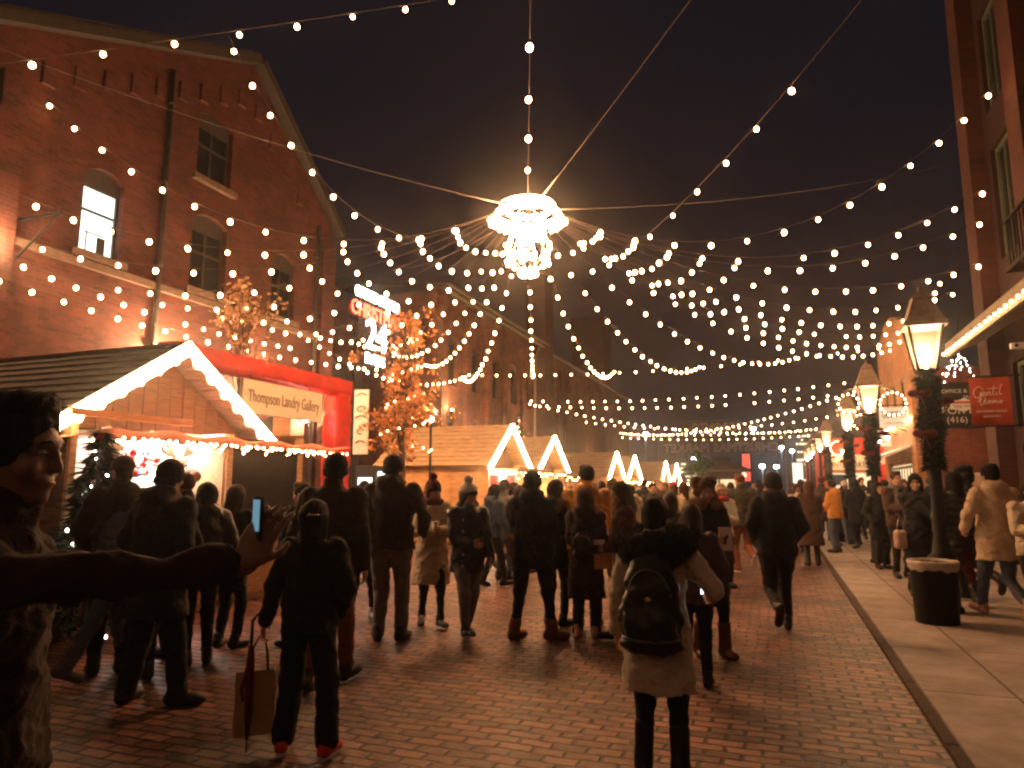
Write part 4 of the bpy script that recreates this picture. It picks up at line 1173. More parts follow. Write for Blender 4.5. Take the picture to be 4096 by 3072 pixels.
# ================================================================== trees
def leaf_tree(label, t, s, h, trunk_r, blobs, nleaf, size, m, seed, tall=1.0):
    rnd = random.Random(seed)
    x = TH('street_tree', label, 'tree', t, s, 0)
    b = MB(); z0 = h*.34
    top = (t+rnd.uniform(-.1, .1), s+rnd.uniform(-.1, .1), h*.9)
    b.tube([(t, s, 0), (t+.03, s, z0), (t-.04, s+.03, h*.6), top], [trunk_r, trunk_r*.8, trunk_r*.5, trunk_r*.12], 8)
    tips = []
    for i in range(26):
        q = rnd.uniform(.3, .95); a = rnd.uniform(0, 6.283)
        p0 = Vector((t, s, h*q)); c = rnd.choice(blobs)
        p2 = Vector((t+c[0]+rnd.gauss(0, c[3]*.5), s+c[1]+rnd.gauss(0, c[3]*.5), c[2]+rnd.gauss(0, c[3]*.5)))
        p1 = p0.lerp(p2, .5) + Vector((rnd.gauss(0, .06), rnd.gauss(0, .06), -.05))
        b.tube([p0, p1, p2], [trunk_r*.35, trunk_r*.2, .006], 5); tips += [p1, p2, p0.lerp(p2, .75)]
        for k in range(2):
            p3 = p2 + Vector((rnd.gauss(0, .16), rnd.gauss(0, .16), rnd.gauss(.05, .14)))
            b.tube([p1.lerp(p2, .6), p3], [.01, .004], 4); tips.append(p3)
    x.put(b, 'trunk', 'bark')
    vs = []; fs = []
    cl = []
    for i in range(max(30, nleaf//22)):
        c = rnd.choice(blobs)
        if rnd.random() < .5: cl.append(rnd.choice(tips))
        else: cl.append(Vector((t+c[0]+rnd.gauss(0, c[3]*.62), s+c[1]+rnd.gauss(0, c[3]*.62), c[2]+rnd.gauss(0, c[3]*.62))))
    for i in range(nleaf):
        c = rnd.choice(cl)
        p = c + Vector((rnd.gauss(0, .085), rnd.gauss(0, .085), rnd.gauss(0, .085)))
        d = Vector((rnd.gauss(0, .7), rnd.gauss(0, .7), rnd.gauss(-.45, .6))).normalized()
        w = d.cross(Vector((rnd.gauss(0, 1), rnd.gauss(0, 1), rnd.gauss(0, 1)))).normalized()
        n = d.cross(w); L = size*rnd.uniform(.6, 1.35); k = len(vs)
        vs += [p, p+d*L*.35+w*L*.28+n*L*.06, p+d*L*.7+w*L*.24, p+d*L, p+d*L*.7-w*L*.24, p+d*L*.35-w*L*.28+n*L*.06, p+d*L*.5-n*L*.05]
        fs += [(k, k+1, k+6), (k+1, k+2, k+6), (k+2, k+3, k+6), (k+3, k+4, k+6), (k+4, k+5, k+6), (k+5, k, k+6)]
    b = MB(); b.add(vs, fs); x.put(b, 'crown', m)
    return x
leaf_tree('bushy street tree with orange autumn leaves between the red arch and the second stall', -8.2, 14.6, 5.7, .10,
          [(0, .1, 5.0, .42), (-.12, 0, 4.3, .55), (.25, .2, 3.9, .55), (-.3, 0, 3.4, .6), (.35, .1, 3.3, .55), (0, 0, 2.8, .6), (-.45, .2, 2.75, .4), (.05, .1, 5.4, .25)], 2900, .105, 'leaf_autumn', 4)
leaf_tree('thin tree with sparse dry leaves in front of the gable wall, above the red arch', -9.75, 10.9, 5.6, .06,
          [(0, 0, 4.9, .4), (-.5, .1, 5.1, .25), (.5, .2, 5.0, .25), (.1, 0, 4.4, .35), (0, 0, 5.3, .3)], 420, .11, 'leaf_pale', 9)
leaf_tree('green leafy tree under a white street light far down the street', -5.6, 58, 4.6, .1,
          [(0, 0, 3.6, .7), (.7, 0, 3.1, .6), (-.7, 0, 3.0, .6), (0, 0, 2.6, .8)], 1500, .2, 'leaf_green', 5)
x = TH('tree_lamp', 'small floodlight shining among the orange leaves beside the second stall', 'lamp', -7.7, 15.2, 0)
b = MB(); b.tube([(-7.75, 15.2, 0), (-7.75, 15.2, 3.0)], .03, 6); b.box((-7.82, 15.12, 3.0), (-7.68, 15.28, 3.12)); x.put(b, 'pole', 'black_metal')
b = MB(); b.ball((-7.75, 15.2, 3.2), .07, 8, 6); x.put(b, 'lens', 'lamp_flame')
lampobj('beam', 'POINT', x.at(-7.68, 15.25, 3.34), 70, (1, .58, .3), x.o, .08)
x = TH('string_light', 'fairy lights threaded through the orange leaves of the bushy street tree', 'string lights', -8.2, 14.5, 2.3)
b = MB(); pth = [(-8.15+.62*math.cos(k*.55)*(1-.012*k), 14.62+.55*math.sin(k*.55)*(1-.012*k), 2.4+.058*k) for k in range(50)]
b.tube(pth, .004, 4); x.put(b, 'cable', 'cable_black')
for p in pth: put_bulb(x.o, x.at(p[0]+random.uniform(-.06, .06), p[1]+random.uniform(-.06, .06), p[2]), 'tiny')
def fir(label, t, s, h, r, n, lights, key, mneedle='needle_green', z0=.15, deco=None):
    x = TH('christmas_tree', label, 'christmas tree', t, s, 0)
    b = MB(); b.tube([(t, s, 0), (t, s, h*.97)], [.05, .01], 6); x.put(b, 'trunk', 'bark')
    rnd = random.Random(int(h*100))
    b = MB(); vs = []; fs = []
    for i in range(n):
        q = rnd.random()**.7; z = z0 + (h-z0)*(1-q); rr = r*q*(.35+.65*rnd.random()**.5)*(1-.18*math.sin(z*11)); a = rnd.uniform(0, 6.283)
        p = Vector((t+rr*math.cos(a), s+rr*math.sin(a), z))
        d = Vector((math.cos(a)+rnd.gauss(0, .4), math.sin(a)+rnd.gauss(0, .4), -.35+rnd.gauss(0, .3))).normalized()
        w = d.cross(Vector((rnd.gauss(0, 1), rnd.gauss(0, 1), rnd.gauss(0, 1)))).normalized()*.022; L = rnd.uniform(.08, .2); k = len(vs)
        vs += [p-w, p+w, p+d*L]; fs.append((k, k+1, k+2))
    b.add(vs, fs); x.put(b, 'crown', mneedle)
    for i in range(lights):
        q = rnd.random()**.7; z = z0+(h-z0)*(1-q)*.97; a = rnd.uniform(0, 6.283); rr = r*q*.98
        put_bulb(x.o, x.at(t+rr*math.cos(a), s+rr*math.sin(a), z), key)
    if deco:
        for i in range(10):
            q = rnd.random()**.7; z = z0+(h-z0)*(1-q)*.97; a = rnd.uniform(0, 6.283); rr = r*q
            b = MB(); b.ball((t+rr*math.cos(a), s+rr*math.sin(a), z), .05, 8, 6); x.put(b, 'bauble', deco)
fir('dark christmas tree with small white lights at the near corner of the nearest stall', -6.55, 5.35, 2.2, .5, 2600, 34, 'tinywhite', deco='bauble_red')
fir('small snowy white christmas tree on the counter of the nearest stall', -6.95, 5.78, 2.25, .22, 900, 16, 'tinywhite', 'snow_white', z0=1.5)
fir('christmas tree thick with white lights inside the lit shop window on the right', 4.35, 24.4, 2.1, .4, 900, 40, 'tinywhite')
fir('tall christmas tree covered in red and white lights behind the third stall', -9.9, 27.5, 4.6, 1.0, 2200, 80, 'small', deco='bauble_red')

# ================================================================== ring chandelier and the strings of bulbs
CT, CS, CZ = -3.92, 11.35, 6.45
x = TH('ring_chandelier', 'huge glowing wire ring with a globe of bulbs hanging over the middle of the street', 'chandelier', CT, CS, 5.3)
b = MB()
def ringpts(r, z, n=36): return [(CT+r*math.cos(a), CS+r*math.sin(a), z) for a in np.linspace(0, 2*math.pi, n+1)]
b.tube(ringpts(.56, CZ), .022, 6); b.tube(ringpts(.5, CZ+.13), .016, 6); b.tube(ringpts(.3, CZ+.2), .014, 6)
for k in range(8):
    a = k*math.pi/4; b.tube([(CT+.56*math.cos(a), CS+.56*math.sin(a), CZ), (CT+.5*math.cos(a), CS+.5*math.sin(a), CZ+.13), (CT+.3*math.cos(a), CS+.3*math.sin(a), CZ+.2), (CT, CS, CZ+.22)], .01, 5)
x.put(b, 'ring_frame', 'chrome')
b = MB(); gz = 5.74; gr = .40
for k in range(6):
    a = k*math.pi/6
    b.tube([(CT+gr*math.cos(a)*math.cos(p), CS+gr*math.sin(a)*math.cos(p), gz+gr*math.sin(p)) for p in np.linspace(0, 2*math.pi, 25)], .010, 5)
b.tube([(CT, CS, gz+gr), (CT, CS, CZ+.2)], .012, 5); x.put(b, 'globe_frame', 'chrome')
for k in range(34):
    a = 2*math.pi*k/34; put_bulb(x.o, x.at(CT+.56*math.cos(a), CS+.56*math.sin(a), CZ-.02), 'hub')
for k in range(22):
    a = 2*math.pi*k/22; put_bulb(x.o, x.at(CT+.4*math.cos(a), CS+.4*math.sin(a), CZ+.12), 'hub')
for k in range(6):
    a = k*math.pi/6
    for p in np.linspace(-2.6, 2.6, 8):
        put_bulb(x.o, x.at(CT+gr*math.cos(a)*math.sin(p)*1.04, CS+gr*math.sin(a)*math.sin(p)*1.04, gz-gr*math.cos(p)*1.04), 'hubsmall')
for k in range(26):
    put_bulb(x.o, x.at(CT+random.uniform(-.22, .22), CS+random.uniform(-.22, .22), 5.62+.032*k), 'hub')
# steel guys
GUY = [((-11.9, 20.5, 9.0), 'left towards the gable building'), ((-11.9, 5.5, 8.6), 'to the near left'), ((4.5, 18.4, 9.2), 'right towards the brick pier'), ((4.5, 4.0, 10.8), 'to the near right')]
for p, lab in GUY:
    d = Vector((p[0]-CT, p[1]-CS, 0)).normalized()
    a = S(CT+.5*d.x, CS+.5*d.y, CZ+.12); c = S(*p)
    x = thing('steel_cable', 'thin steel cable holding the ring chandelier, running ' + lab, 'cable', a, 0)
    b = MB(); pts = sagline(a, c, .25, 12); b.tube([q-a for q in pts], .007, 4); b.tube([q-a for q in pts[0:2]], .014, 5); b.build('wire', 'grey_metal', x)
# radial strings: endpoint in street coordinates and sag
def ringpoint(p):
    d = Vector((p[0]-CT, p[1]-CS, 0)).normalized()
    return S(CT+.56*d.x, CS+.56*d.y, CZ-.02)
ORD = ['first', 'second', 'third', 'fourth', 'fifth', 'sixth', 'seventh', 'eighth', 'ninth', 'tenth', 'eleventh', 'twelfth', 'thirteenth', 'fourteenth']
FAN = 'strings of bulbs fanning out from the ring'
for i, (t_, z_, sg) in enumerate(((-11.9, 6.15, 1.2), (-8.75, 6.05, 1.0), (-5.5, 6.0, 1.2), (-2.3, 6.0, 1.15), (0.9, 6.1, 1.1), (4.0, 6.2, 1.1))):
    p = (t_, 26, z_)
    light_string(ringpoint(p), S(*p), sg, ORD[i] + ' from the left of the strings running from the ring to the cross cable', .74, 'near', FAN, first=.15, wire=.006)
LEFT = [(22.4, 6.1, 1.0), (20.3, 6.1, .95), (18.2, 6.0, .9), (16.2, 5.8, .85), (14.2, 5.6, .8), (12.3, 5.5, .75), (10.6, 5.4, .7), (9.3, 5.4, .65), (7.9, 5.75, .75), (7.7, 6.5, .85), (8.0, 8.4, 1.35)]
for i, (s_, z_, sg) in enumerate(LEFT):
    p = (-11.8, s_, z_)
    light_string(ringpoint(p), S(*p), sg, ORD[i] + ' of the strings from the ring to the left wall, counting from the far end', .66, 'near', FAN, first=.12, wire=.006)
RIGHT = [(24.3, 6.2, 1.05), (22.6, 6.2, 1.0), (20.8, 6.2, 1.0), (18.9, 6.2, .95), (16.6, 6.2, .9), (15.6, 6.85, 1.0), (15.4, 7.4, 1.1), (14.2, 8.95, 1.55)]
for i, (s_, z_, sg) in enumerate(RIGHT):
    p = (4.2, s_, z_)
    light_string(ringpoint(p), S(*p), sg, ORD[i] + ' of the strings from the ring to the right side, counting from the far end', .66, 'near', FAN, first=.12, wire=.006)
# strings passing overhead, back over the camera
light_string(ringpoint((.7, -1.9)), S(.745, -1.86, 8.2), .45, 'string of warm bulbs from the ring chandelier running straight up over the camera', .95, 'near', 'strings of bulbs fanning out from the ring', skip=0)
light_string(S(-2.36, 14.06, 6.65), S(4.27, 5.9, 9.85), .55, 'string of warm bulbs rising to the upper right over the street', .85, 'near', None, skip=.06)
light_string(S(-6.32, 11.5, 6.36), S(-7.7, 7.8, 8.7), .78, 'short string of warm bulbs climbing steeply in front of the right slope of the gable', .52, 'near', None, skip=0)
light_string(S(-11.69, 4.2, 6.3), S(-1.73, 13.2, 12.2), .1, 'string of warm bulbs crossing the top left corner in front of the gable roof', .95, 'near', None, skip=0)
# perimeter strings
light_string(S(-11.7, 5.0, 5.75), S(-11.7, 15.0, 5.25), .35, 'string of warm bulbs along the gable wall above the nearest stall', .5, 'near', 'strings of bulbs along the left side')
light_string(S(-11.7, 6.0, 5.1), S(-10.2, 17.0, 4.9), .35, 'lower string of warm bulbs along the gable wall, ending above the red arch', .5, 'near', 'strings of bulbs along the left side')
light_string(S(-11.5, 15.0, 5.6), S(-11.6, 25.9, 6.1), .75, 'string of warm bulbs from the gabled building to the warehouse behind the orange tree', .5, 'near', 'strings of bulbs along the left side')
light_string(S(-11.9, 26, 6.2), S(4.0, 26, 6.3), .35, 'straight cross cable of warm bulbs over the second stall, where the fan of strings ends', .62, 'mid', None)
light_string(S(4.0, 26, 6.25), S(4.0, 19.0, 6.6), .25, 'short string of warm bulbs along the right side over the second lamp post', .55, 'near', None)
for s_, lab in ((-2.5, 'nearest'), (-5.0, 'second'), (-8.0, 'third')):  # unseen strings added to light the people's backs
    light_string(S(-11.5, s_, 5.9), S(4.0, s_, 6.1), .8, 'added unseen string of warm bulbs crossing the street behind the camera, ' + lab + ' of three', .5, 'mid', 'added strings of bulbs behind the camera')
# farther nets of bulbs
FARS = [((-11.6, 33, 5.9), (4.0, 33, 6.15), .35, 'upper of two level far strings'), ((-11.6, 33.6, 5.75), (4.0, 33.6, 5.75), .4, 'lower of two level far strings'),
        ((-11.6, 33, 5.8), (4.0, 56, 5.9), .9, 'far diagonal string falling to the right'), ((4.0, 33, 5.9), (-11.6, 56, 5.9), .9, 'far diagonal string falling to the left'),
        ((-11.6, 56, 5.9), (4.0, 56, 5.9), .35, 'farthest level string before the archway'), ((-11.6, 44, 5.8), (4.0, 44.5, 5.8), .7, 'sagging middle string between the level ones'),
        ((-11.6, 55.5, 5.5), (4.0, 55.5, 5.4), .3, 'second farthest level string before the archway')]
for a, c, sg, lab in FARS:
    light_string(S(*a), S(*c), sg, lab + ' of bulbs beyond the chandelier', .62, 'far', 'far net of bulbs down the street', wire=.009)

# ================================================================== the far end of the street
x = TH('archway_sign', 'tall wire archway sign with reversed letters across the far end of the street', 'archway', -4, 63)
b = MB()
for t0 in (-9.6, .9): b.beam((t0, 63, 0), (t0, 63, 6.0), .12, .12)
b.beam((-9.6, 63, 5.35), (.9, 63, 5.35), .06, .06); b.beam((-9.6, 63, 4.3), (.9, 63, 4.3), .06, .06); b.beam((-6.9, 63, 7.2), (-2.2, 63, 7.2), .05, .05); b.beam((-6.9, 63, 5.9), (-2.2, 63, 5.9), .05, .05)
b.tube([(-9.6, 63, 5.4), (-8.2, 63, 5.6), (-6.9, 63, 7.0)], .04, 5); b.tube([(.9, 63, 5.4), (-.8, 63, 5.6), (-2.2, 63, 7.0)], .04, 5)
x.put(b, 'frame', 'gutter')
letters('TORONTO', 1.15, 'sign_wire', x.o, x.at(-4.5, 63.0, 6.55), '+s', 'upper_line', width=4.3, outline=.036)
letters('CHRISTMAS MARKET', 1.0, 'sign_wire', x.o, x.at(-4.3, 63.0, 4.82), '+s', 'lower_line', width=9.6, outline=.028)
x = TH('kiosk', 'small far kiosk with a wide brown hipped roof and lit windows', 'kiosk', -4.3, 61)
b = MB(); b.box((-5.9, 60.2, 0), (-2.7, 62.4, 2.75)); x.put(b, 'wall', 'wood_dark')
b = MB(); b.lathe([(3.0, 0), (2.9, .12), (1.1, .75), (.5, .95), (.1, 1.1)], 8, (-4.3, 61.2, 2.75), smooth=False); x.put(b, 'roof', 'copper_roof')
for a0 in (-5.6, -4.2):
    b = MB(); b.box((a0-.05, 60.15, 1.35), (a0+1.25, 60.195, 2.15)); f = x.put(b, 'window', 'wood_pale')
    b = MB(); b.box((a0, 60.12, 1.4), (a0+1.2, 60.148, 2.1)); x.put(b, 'pane', 'shop_glow', f)
for a0 in (-6.15, -2.35):
    b = MB(); b.ball((a0, 60.1, 2.45), .22, 8, 6); x.put(b, 'wall_globe', 'lit_panel')
def slab_banner(label, t, s, z0, z1, w, m):
    x = TH('street_banner', label, 'banner', t, s, 0)
    b = MB(); b.tube([(t+w/2+.06, s, 0), (t+w/2+.06, s, z1+.1)], .05, 6); b.box((t-w/2, s-.005, z1+.03), (t+w/2+.06, s+.02, z1+.07)); x.put(b, 'pole', 'black_metal')
    b = MB(); b.box((t-w/2, s-.01, z0), (t+w/2, s+.01, z1)); x.put(b, 'cloth', m)
emis('banner_lit_red', (1.0, .10, .06), .55, (.5, .03, .02))
slab_banner('far bright red vertical banner right of the kiosk', -2.3, 65, 2.0, 4.4, .62, 'banner_lit_red')
slab_banner('far darker red vertical banner at the end of the pavement', 2.6, 62, 2.0, 4.3, .55, 'red_board')
x = TH('lit_totem', 'far tall white lit panel beside the dark red banner', 'sign', 1.7, 61, 0)
b = MB(); b.box((1.35, 61, .4), (2.1, 61.15, 3.4)); x.put(b, 'panel', 'lit_panel')
b = MB(); b.box((1.3, 60.98, .2), (2.15, 61.2, .399)); x.put(b, 'plinth', 'black_metal')
SL = [(-11.9, 70.3, 6.7, 'on a tall pole left of the archway sign', 0), (-1.95, 79.3, 7.6, 'on a curved arm right of the archway sign', 1), (-8.5, 82, 4.6, 'above the green tree', 1), (.9, 92, 6.2, 'taller of two at the end of the street', 0), (2.2, 97, 6.0, 'lower right of the end pair', 0), (-1.2, 78, 3.6, 'left of a low pair at the end of the street', 0), (.2, 80, 3.6, 'right of a low pair at the end of the street', 0), (5.4, 95, 4.3, 'beside the white lit panel', 0)]
for t, s, z, lab, arm in SL:
    x = TH('street_light', 'far cold white street light ' + lab, 'street lamp', t, s, 0, 0)
    x.o['group'] = 'far street lights'
    b = MB()
    if arm: b.tube([(t+2.2, s, 0), (t+2.2, s, z-.6), (t+1.7, s, z+.2), (t+.8, s, z+.4), (t, s, z+.15)], .07, 6)
    else: b.tube([(t, s, 0), (t, s, z-.1)], .07, 6)
    x.put(b, 'pole', 'grey_metal')
    b = MB(); b.ball((t, s, z), (.26, .26, .2), 10, 6); x.put(b, 'lamp_head', 'street_white')
rt = random.Random(12)
for i, (u0, w, hgt, Y, lab) in enumerate(((1738, 44, 13.5, 150, 'dark tower block with a few lit windows above the end of the pavement'), (1700, 30, 9, 160, 'lower dark tower just left of the lit one'), (1570, 60, 6, 140, 'long dark block behind the archway sign'), (1475, 34, 8, 150, 'narrow dark block left of the archway sign'))):
    X_ = (u0-1106)/1515*Y; W_ = w/1515*Y*1.0
    x = thing('tower_block', lab, 'building', (X_, Y, 0), 0, None)
    H_ = hgt; b = MB(); b.box((-W_/2, 0, 0), (W_/2, 10, H_)); b.box((-W_/3, 3, H_), (W_/4, 6, H_+1.3)); b.build('wall', 'tower_dark', x)
    for k in range(26 if i == 0 else 10):
        cx_ = rt.randrange(-8, 9)/9*W_/2*.9; cz = rt.randrange(2, max(4, int(H_/.85)))*.85
        b = MB(); b.box((cx_-.22, -.06, cz), (cx_+.22+rt.choice((0, .5)), -.01, cz+.4)); b.build('window', 'tower_window', x)
# ================================================================== people: every body, garment and shoe is a smooth field turned into one mesh
V3 = lambda *p: np.array(p, float)
class Fld:
    def __init__(s, lo, hi, h):
        s.lo = np.array(lo, np.float32); s.h = h
        n = np.maximum(np.ceil((np.array(hi)-np.array(lo))/h).astype(int)+1, 4)
        s.n = n
        s.ax = [(s.lo[i] + h*np.arange(n[i])).astype(np.float32) for i in range(3)]
        s.f = np.full(n, 1.0, np.float32)
    def win(s, lo, hi):
        sl = []
        for i in range(3):
            a = int(np.clip(np.floor((lo[i]-s.lo[i])/s.h), 0, s.n[i]-1)); c = int(np.clip(np.ceil((hi[i]-s.lo[i])/s.h)+1, 1, s.n[i]))
            if c <= a: return None
            sl.append(slice(a, c))
        return tuple(sl)
    def grid(s, sl):
        return s.ax[0][sl[0]][:, None, None], s.ax[1][sl[1]][None, :, None], s.ax[2][sl[2]][None, None, :]
    def put(s, prim, k=.03, op='add'):
        lo, hi, fn = prim
        m = k + 3*s.h
        sl = s.win(np.array(lo)-m, np.array(hi)+m)
        if sl is None: return s
        d = fn(*s.grid(sl)).astype(np.float32)
        a = s.f[sl]
        if op == 'add':
            h = np.maximum(k-np.abs(a-d), 0)/k
            s.f[sl] = np.minimum(a, d) - h*h*k*.25
        else:
            d = -d; h = np.maximum(k-np.abs(a-d), 0)/k
            s.f[sl] = np.maximum(a, d) + h*h*k*.25
        return s
    def rough(s, amp, fr):
        X, Y, Z = s.grid((slice(None),)*3)
        s.f += (amp*(np.sin(X*fr*1.0+1.7*np.sin(Z*fr*.55+.8)+Y*fr*.3)*np.sin(Z*fr*.8+1.3*np.sin(Y*fr*.9)+X*fr*.4))).astype(np.float32)
        return s
def cap(a, b, ra, rb=None):
    a = np.array(a, float); b = np.array(b, float); rb = ra if rb is None else rb
    r = max(ra, rb); ba = b-a; L2 = max(float(ba@ba), 1e-9)
    def fn(X, Y, Z):
        x, y, z = X-a[0], Y-a[1], Z-a[2]
        t = np.clip((x*ba[0]+y*ba[1]+z*ba[2])/L2, 0, 1)
        return np.sqrt((x-t*ba[0])**2+(y-t*ba[1])**2+(z-t*ba[2])**2) - (ra+(rb-ra)*t)
    return np.minimum(a, b)-r, np.maximum(a, b)+r, fn
def ell(c, r, Q=None):
    c = np.array(c, float); r = np.array(r, float); m = r.max()
    def fn(X, Y, Z):
        x, y, z = X-c[0], Y-c[1], Z-c[2]
        if Q is not None:
            x, y, z = (Q[0, 0]*x+Q[1, 0]*y+Q[2, 0]*z), (Q[0, 1]*x+Q[1, 1]*y+Q[2, 1]*z), (Q[0, 2]*x+Q[1, 2]*y+Q[2, 2]*z)
        k0 = np.sqrt((x/r[0])**2+(y/r[1])**2+(z/r[2])**2); k1 = np.sqrt((x/r[0]**2)**2+(y/r[1]**2)**2+(z/r[2]**2)**2)
        return k0*(k0-1)/np.maximum(k1, 1e-6)
    e = m if Q is not None else r
    return c-e, c+e, fn
def boxf(c, r, rnd, Q=None):
    c = np.array(c, float); r = np.array(r, float)
    def fn(X, Y, Z):
        x, y, z = X-c[0], Y-c[1], Z-c[2]
        if Q is not None:
            x, y, z = (Q[0, 0]*x+Q[1, 0]*y+Q[2, 0]*z), (Q[0, 1]*x+Q[1, 1]*y+Q[2, 1]*z), (Q[0, 2]*x+Q[1, 2]*y+Q[2, 2]*z)
        qx, qy, qz = np.abs(x)-r[0]+rnd, np.abs(y)-r[1]+rnd, np.abs(z)-r[2]+rnd
        return np.sqrt(np.maximum(qx, 0)**2+np.maximum(qy, 0)**2+np.maximum(qz, 0)**2)+np.minimum(np.maximum(np.maximum(qx, qy), qz), 0)-rnd
    e = np.linalg.norm(r) if Q is not None else r
    return c-e, c+e, fn
def column(rows, quilt=0.0, qf=55.0, off=(0, 0)):
    """stack of ellipses: rows of (z, rx, ry, cx, cy)"""
    rows = sorted(rows); A = np.array(rows, float)
    zs = A[:, 0]
    def fn(X, Y, Z):
        z = np.clip(Z, zs[0], zs[-1])
        rx, ry, cx, cy_ = (np.interp(z, zs, A[:, i]) for i in (1, 2, 3, 4))
        if quilt: e = quilt*np.sqrt(np.abs(np.sin(Z*qf))); rx = rx+e; ry = ry+e
        q = np.sqrt(((X-cx)/rx)**2+((Y-cy_)/ry)**2)
        d = (q-1)*np.minimum(rx, ry)*.92
        return np.maximum(d, np.maximum(zs[0]-Z, Z-zs[-1]))
    rx, ry = A[:, 1].max()+quilt, A[:, 2].max()+quilt
    return (A[:, 3].min()-rx, A[:, 4].min()-ry, zs[0]), (A[:, 3].max()+rx, A[:, 4].max()+ry, zs[-1]), fn
def below(z):
    return (-5, -5, -5), (5, 5, z), lambda X, Y, Z: (Z-z) + 0*X + 0*Y
def nets(F):
    f = F.f; s = f < 0
    c = np.zeros(np.array(f.shape)-1, np.int8)
    C8 = [(i, j, k) for i in (0, 1) for j in (0, 1) for k in (0, 1)]
    nx, ny, nz = f.shape
    for i, j, k in C8: c += s[i:nx-1+i, j:ny-1+j, k:nz-1+k]
    act = (c > 0) & (c < 8)
    I = np.argwhere(act); n = len(I)
    if n == 0: return np.zeros((0, 3)), np.zeros((0, 4), int)
    idx = np.full(act.shape, -1, np.int32); idx[act] = np.arange(n)
    val = {q: f[I[:, 0]+q[0], I[:, 1]+q[1], I[:, 2]+q[2]] for q in C8}
    acc = np.zeros((n, 3)); cnt = np.zeros(n)
    for q in C8:
        for a in range(3):
            if q[a]: continue
            p = list(q); p[a] = 1; va, vb = val[q], val[tuple(p)]
            m = (va < 0) != (vb < 0)
            t = np.where(m, va/np.where(m, va-vb, 1), 0)
            pos = np.tile(np.array(q, float), (n, 1)); pos[:, a] += t
            acc += pos*m[:, None]; cnt += m
    v = F.lo + F.h*(I + acc/cnt[:, None])
    quads = []
    for a in range(3):
        b, d = (a+1) % 3, (a+2) % 3
        sl0 = [slice(None)]*3; sl1 = [slice(None)]*3
        sl0[a] = slice(0, -1); sl1[a] = slice(1, None)
        for q in (b, d): sl0[q] = slice(1, -1); sl1[q] = slice(1, -1)
        s0, s1 = s[tuple(sl0)], s[tuple(sl1)]
        E_ = np.argwhere(s0 != s1)
        if len(E_) == 0: continue
        fl = s0[E_[:, 0], E_[:, 1], E_[:, 2]]
        P = E_.copy(); P[:, b] += 1; P[:, d] += 1
        def at(db, dd):
            W = P.copy(); W[:, b] += db; W[:, d] += dd
            return idx[W[:, 0], W[:, 1], W[:, 2]]
        Q = np.stack([at(-1, -1), at(0, -1), at(0, 0), at(-1, 0)], 1)
        Q[~fl] = Q[~fl][:, ::-1]
        quads.append(Q)
    Q = np.concatenate(quads)
    return v, Q[(Q >= 0).all(1)]
def mesh_from(name, v, q, m, parent):
    me = bpy.data.meshes.new(name)
    me.vertices.add(len(v)); me.vertices.foreach_set('co', v.astype(np.float32).ravel())
    me.loops.add(len(q)*4); me.loops.foreach_set('vertex_index', q.astype(np.int32).ravel())
    me.polygons.add(len(q)); me.polygons.foreach_set('loop_start', np.arange(0, len(q)*4, 4, dtype=np.int32))
    try: me.polygons.foreach_set('loop_total', np.full(len(q), 4, np.int32))
    except Exception: pass
    me.polygons.foreach_set('use_smooth', np.ones(len(q), bool))
    me.materials.append(M[m])
    me.update(calc_edges=True)
    return link(bpy.data.objects.new(name, me), parent)
def skin(F, name, m, parent):
    v, q = nets(F)
    if len(v) == 0: return None
    return mesh_from(name, v, q, m, parent)

def ik(a, t, l1, l2, pole):
    a, t = np.array(a, float), np.array(t, float)
    d = t-a; L = np.linalg.norm(d); L2 = min(L, (l1+l2)*.998); d = d/L; t = a+d*L2
    x = (l1*l1-l2*l2+L2*L2)/(2*L2); h = math.sqrt(max(l1*l1-x*x, 0))
    p = np.array(pole, float); p = p-d*(p@d); p = p/max(np.linalg.norm(p), 1e-6)
    return a+d*x+p*h, t
def rotm(yaw, pitch, roll=0):
    return np.array((Matrix.Rotation(R(-yaw), 3, 'Z') @ Matrix.Rotation(R(pitch), 3, 'X') @ Matrix.Rotation(R(roll), 3, 'Y')))
ARM = {'down': (.27, .02, .90), 'swingf': (.25, .20, .93), 'swingb': (.26, -.16, .92), 'pocket': (.20, .13, .98), 'hold': (.05, .30, 1.16), 'low': (.07, .26, 1.03), 'chest': (.12, .27, 1.22), 'side': (.30, .12, 1.0), 'phone': (.10, .33, 1.27), 'belly': (.02, .24, 1.08)}
def foot_preset(p):
    return {'stand': ((-.10, 0, 0, 0), (.10, .02, 0, 0)), 'wide': ((-.19, 0, 0, 0), (.19, .03, 0, 0)), 'walkL': ((-.08, .30, .0, -12), (.08, -.30, .10, 42)), 'walkR': ((-.08, -.30, .10, 42), (.08, .30, .0, -12)),
            'kickR': ((-.09, .08, 0, 0), (.08, -.36, .20, 62)), 'kickL': ((-.08, -.36, .20, 62), (.09, .08, 0, 0)), 'stepL': ((-.09, .2, .01, -6), (.09, -.14, .02, 14)), 'stepR': ((-.09, -.14, .02, 14), (.09, .2, .01, -6))}[p]

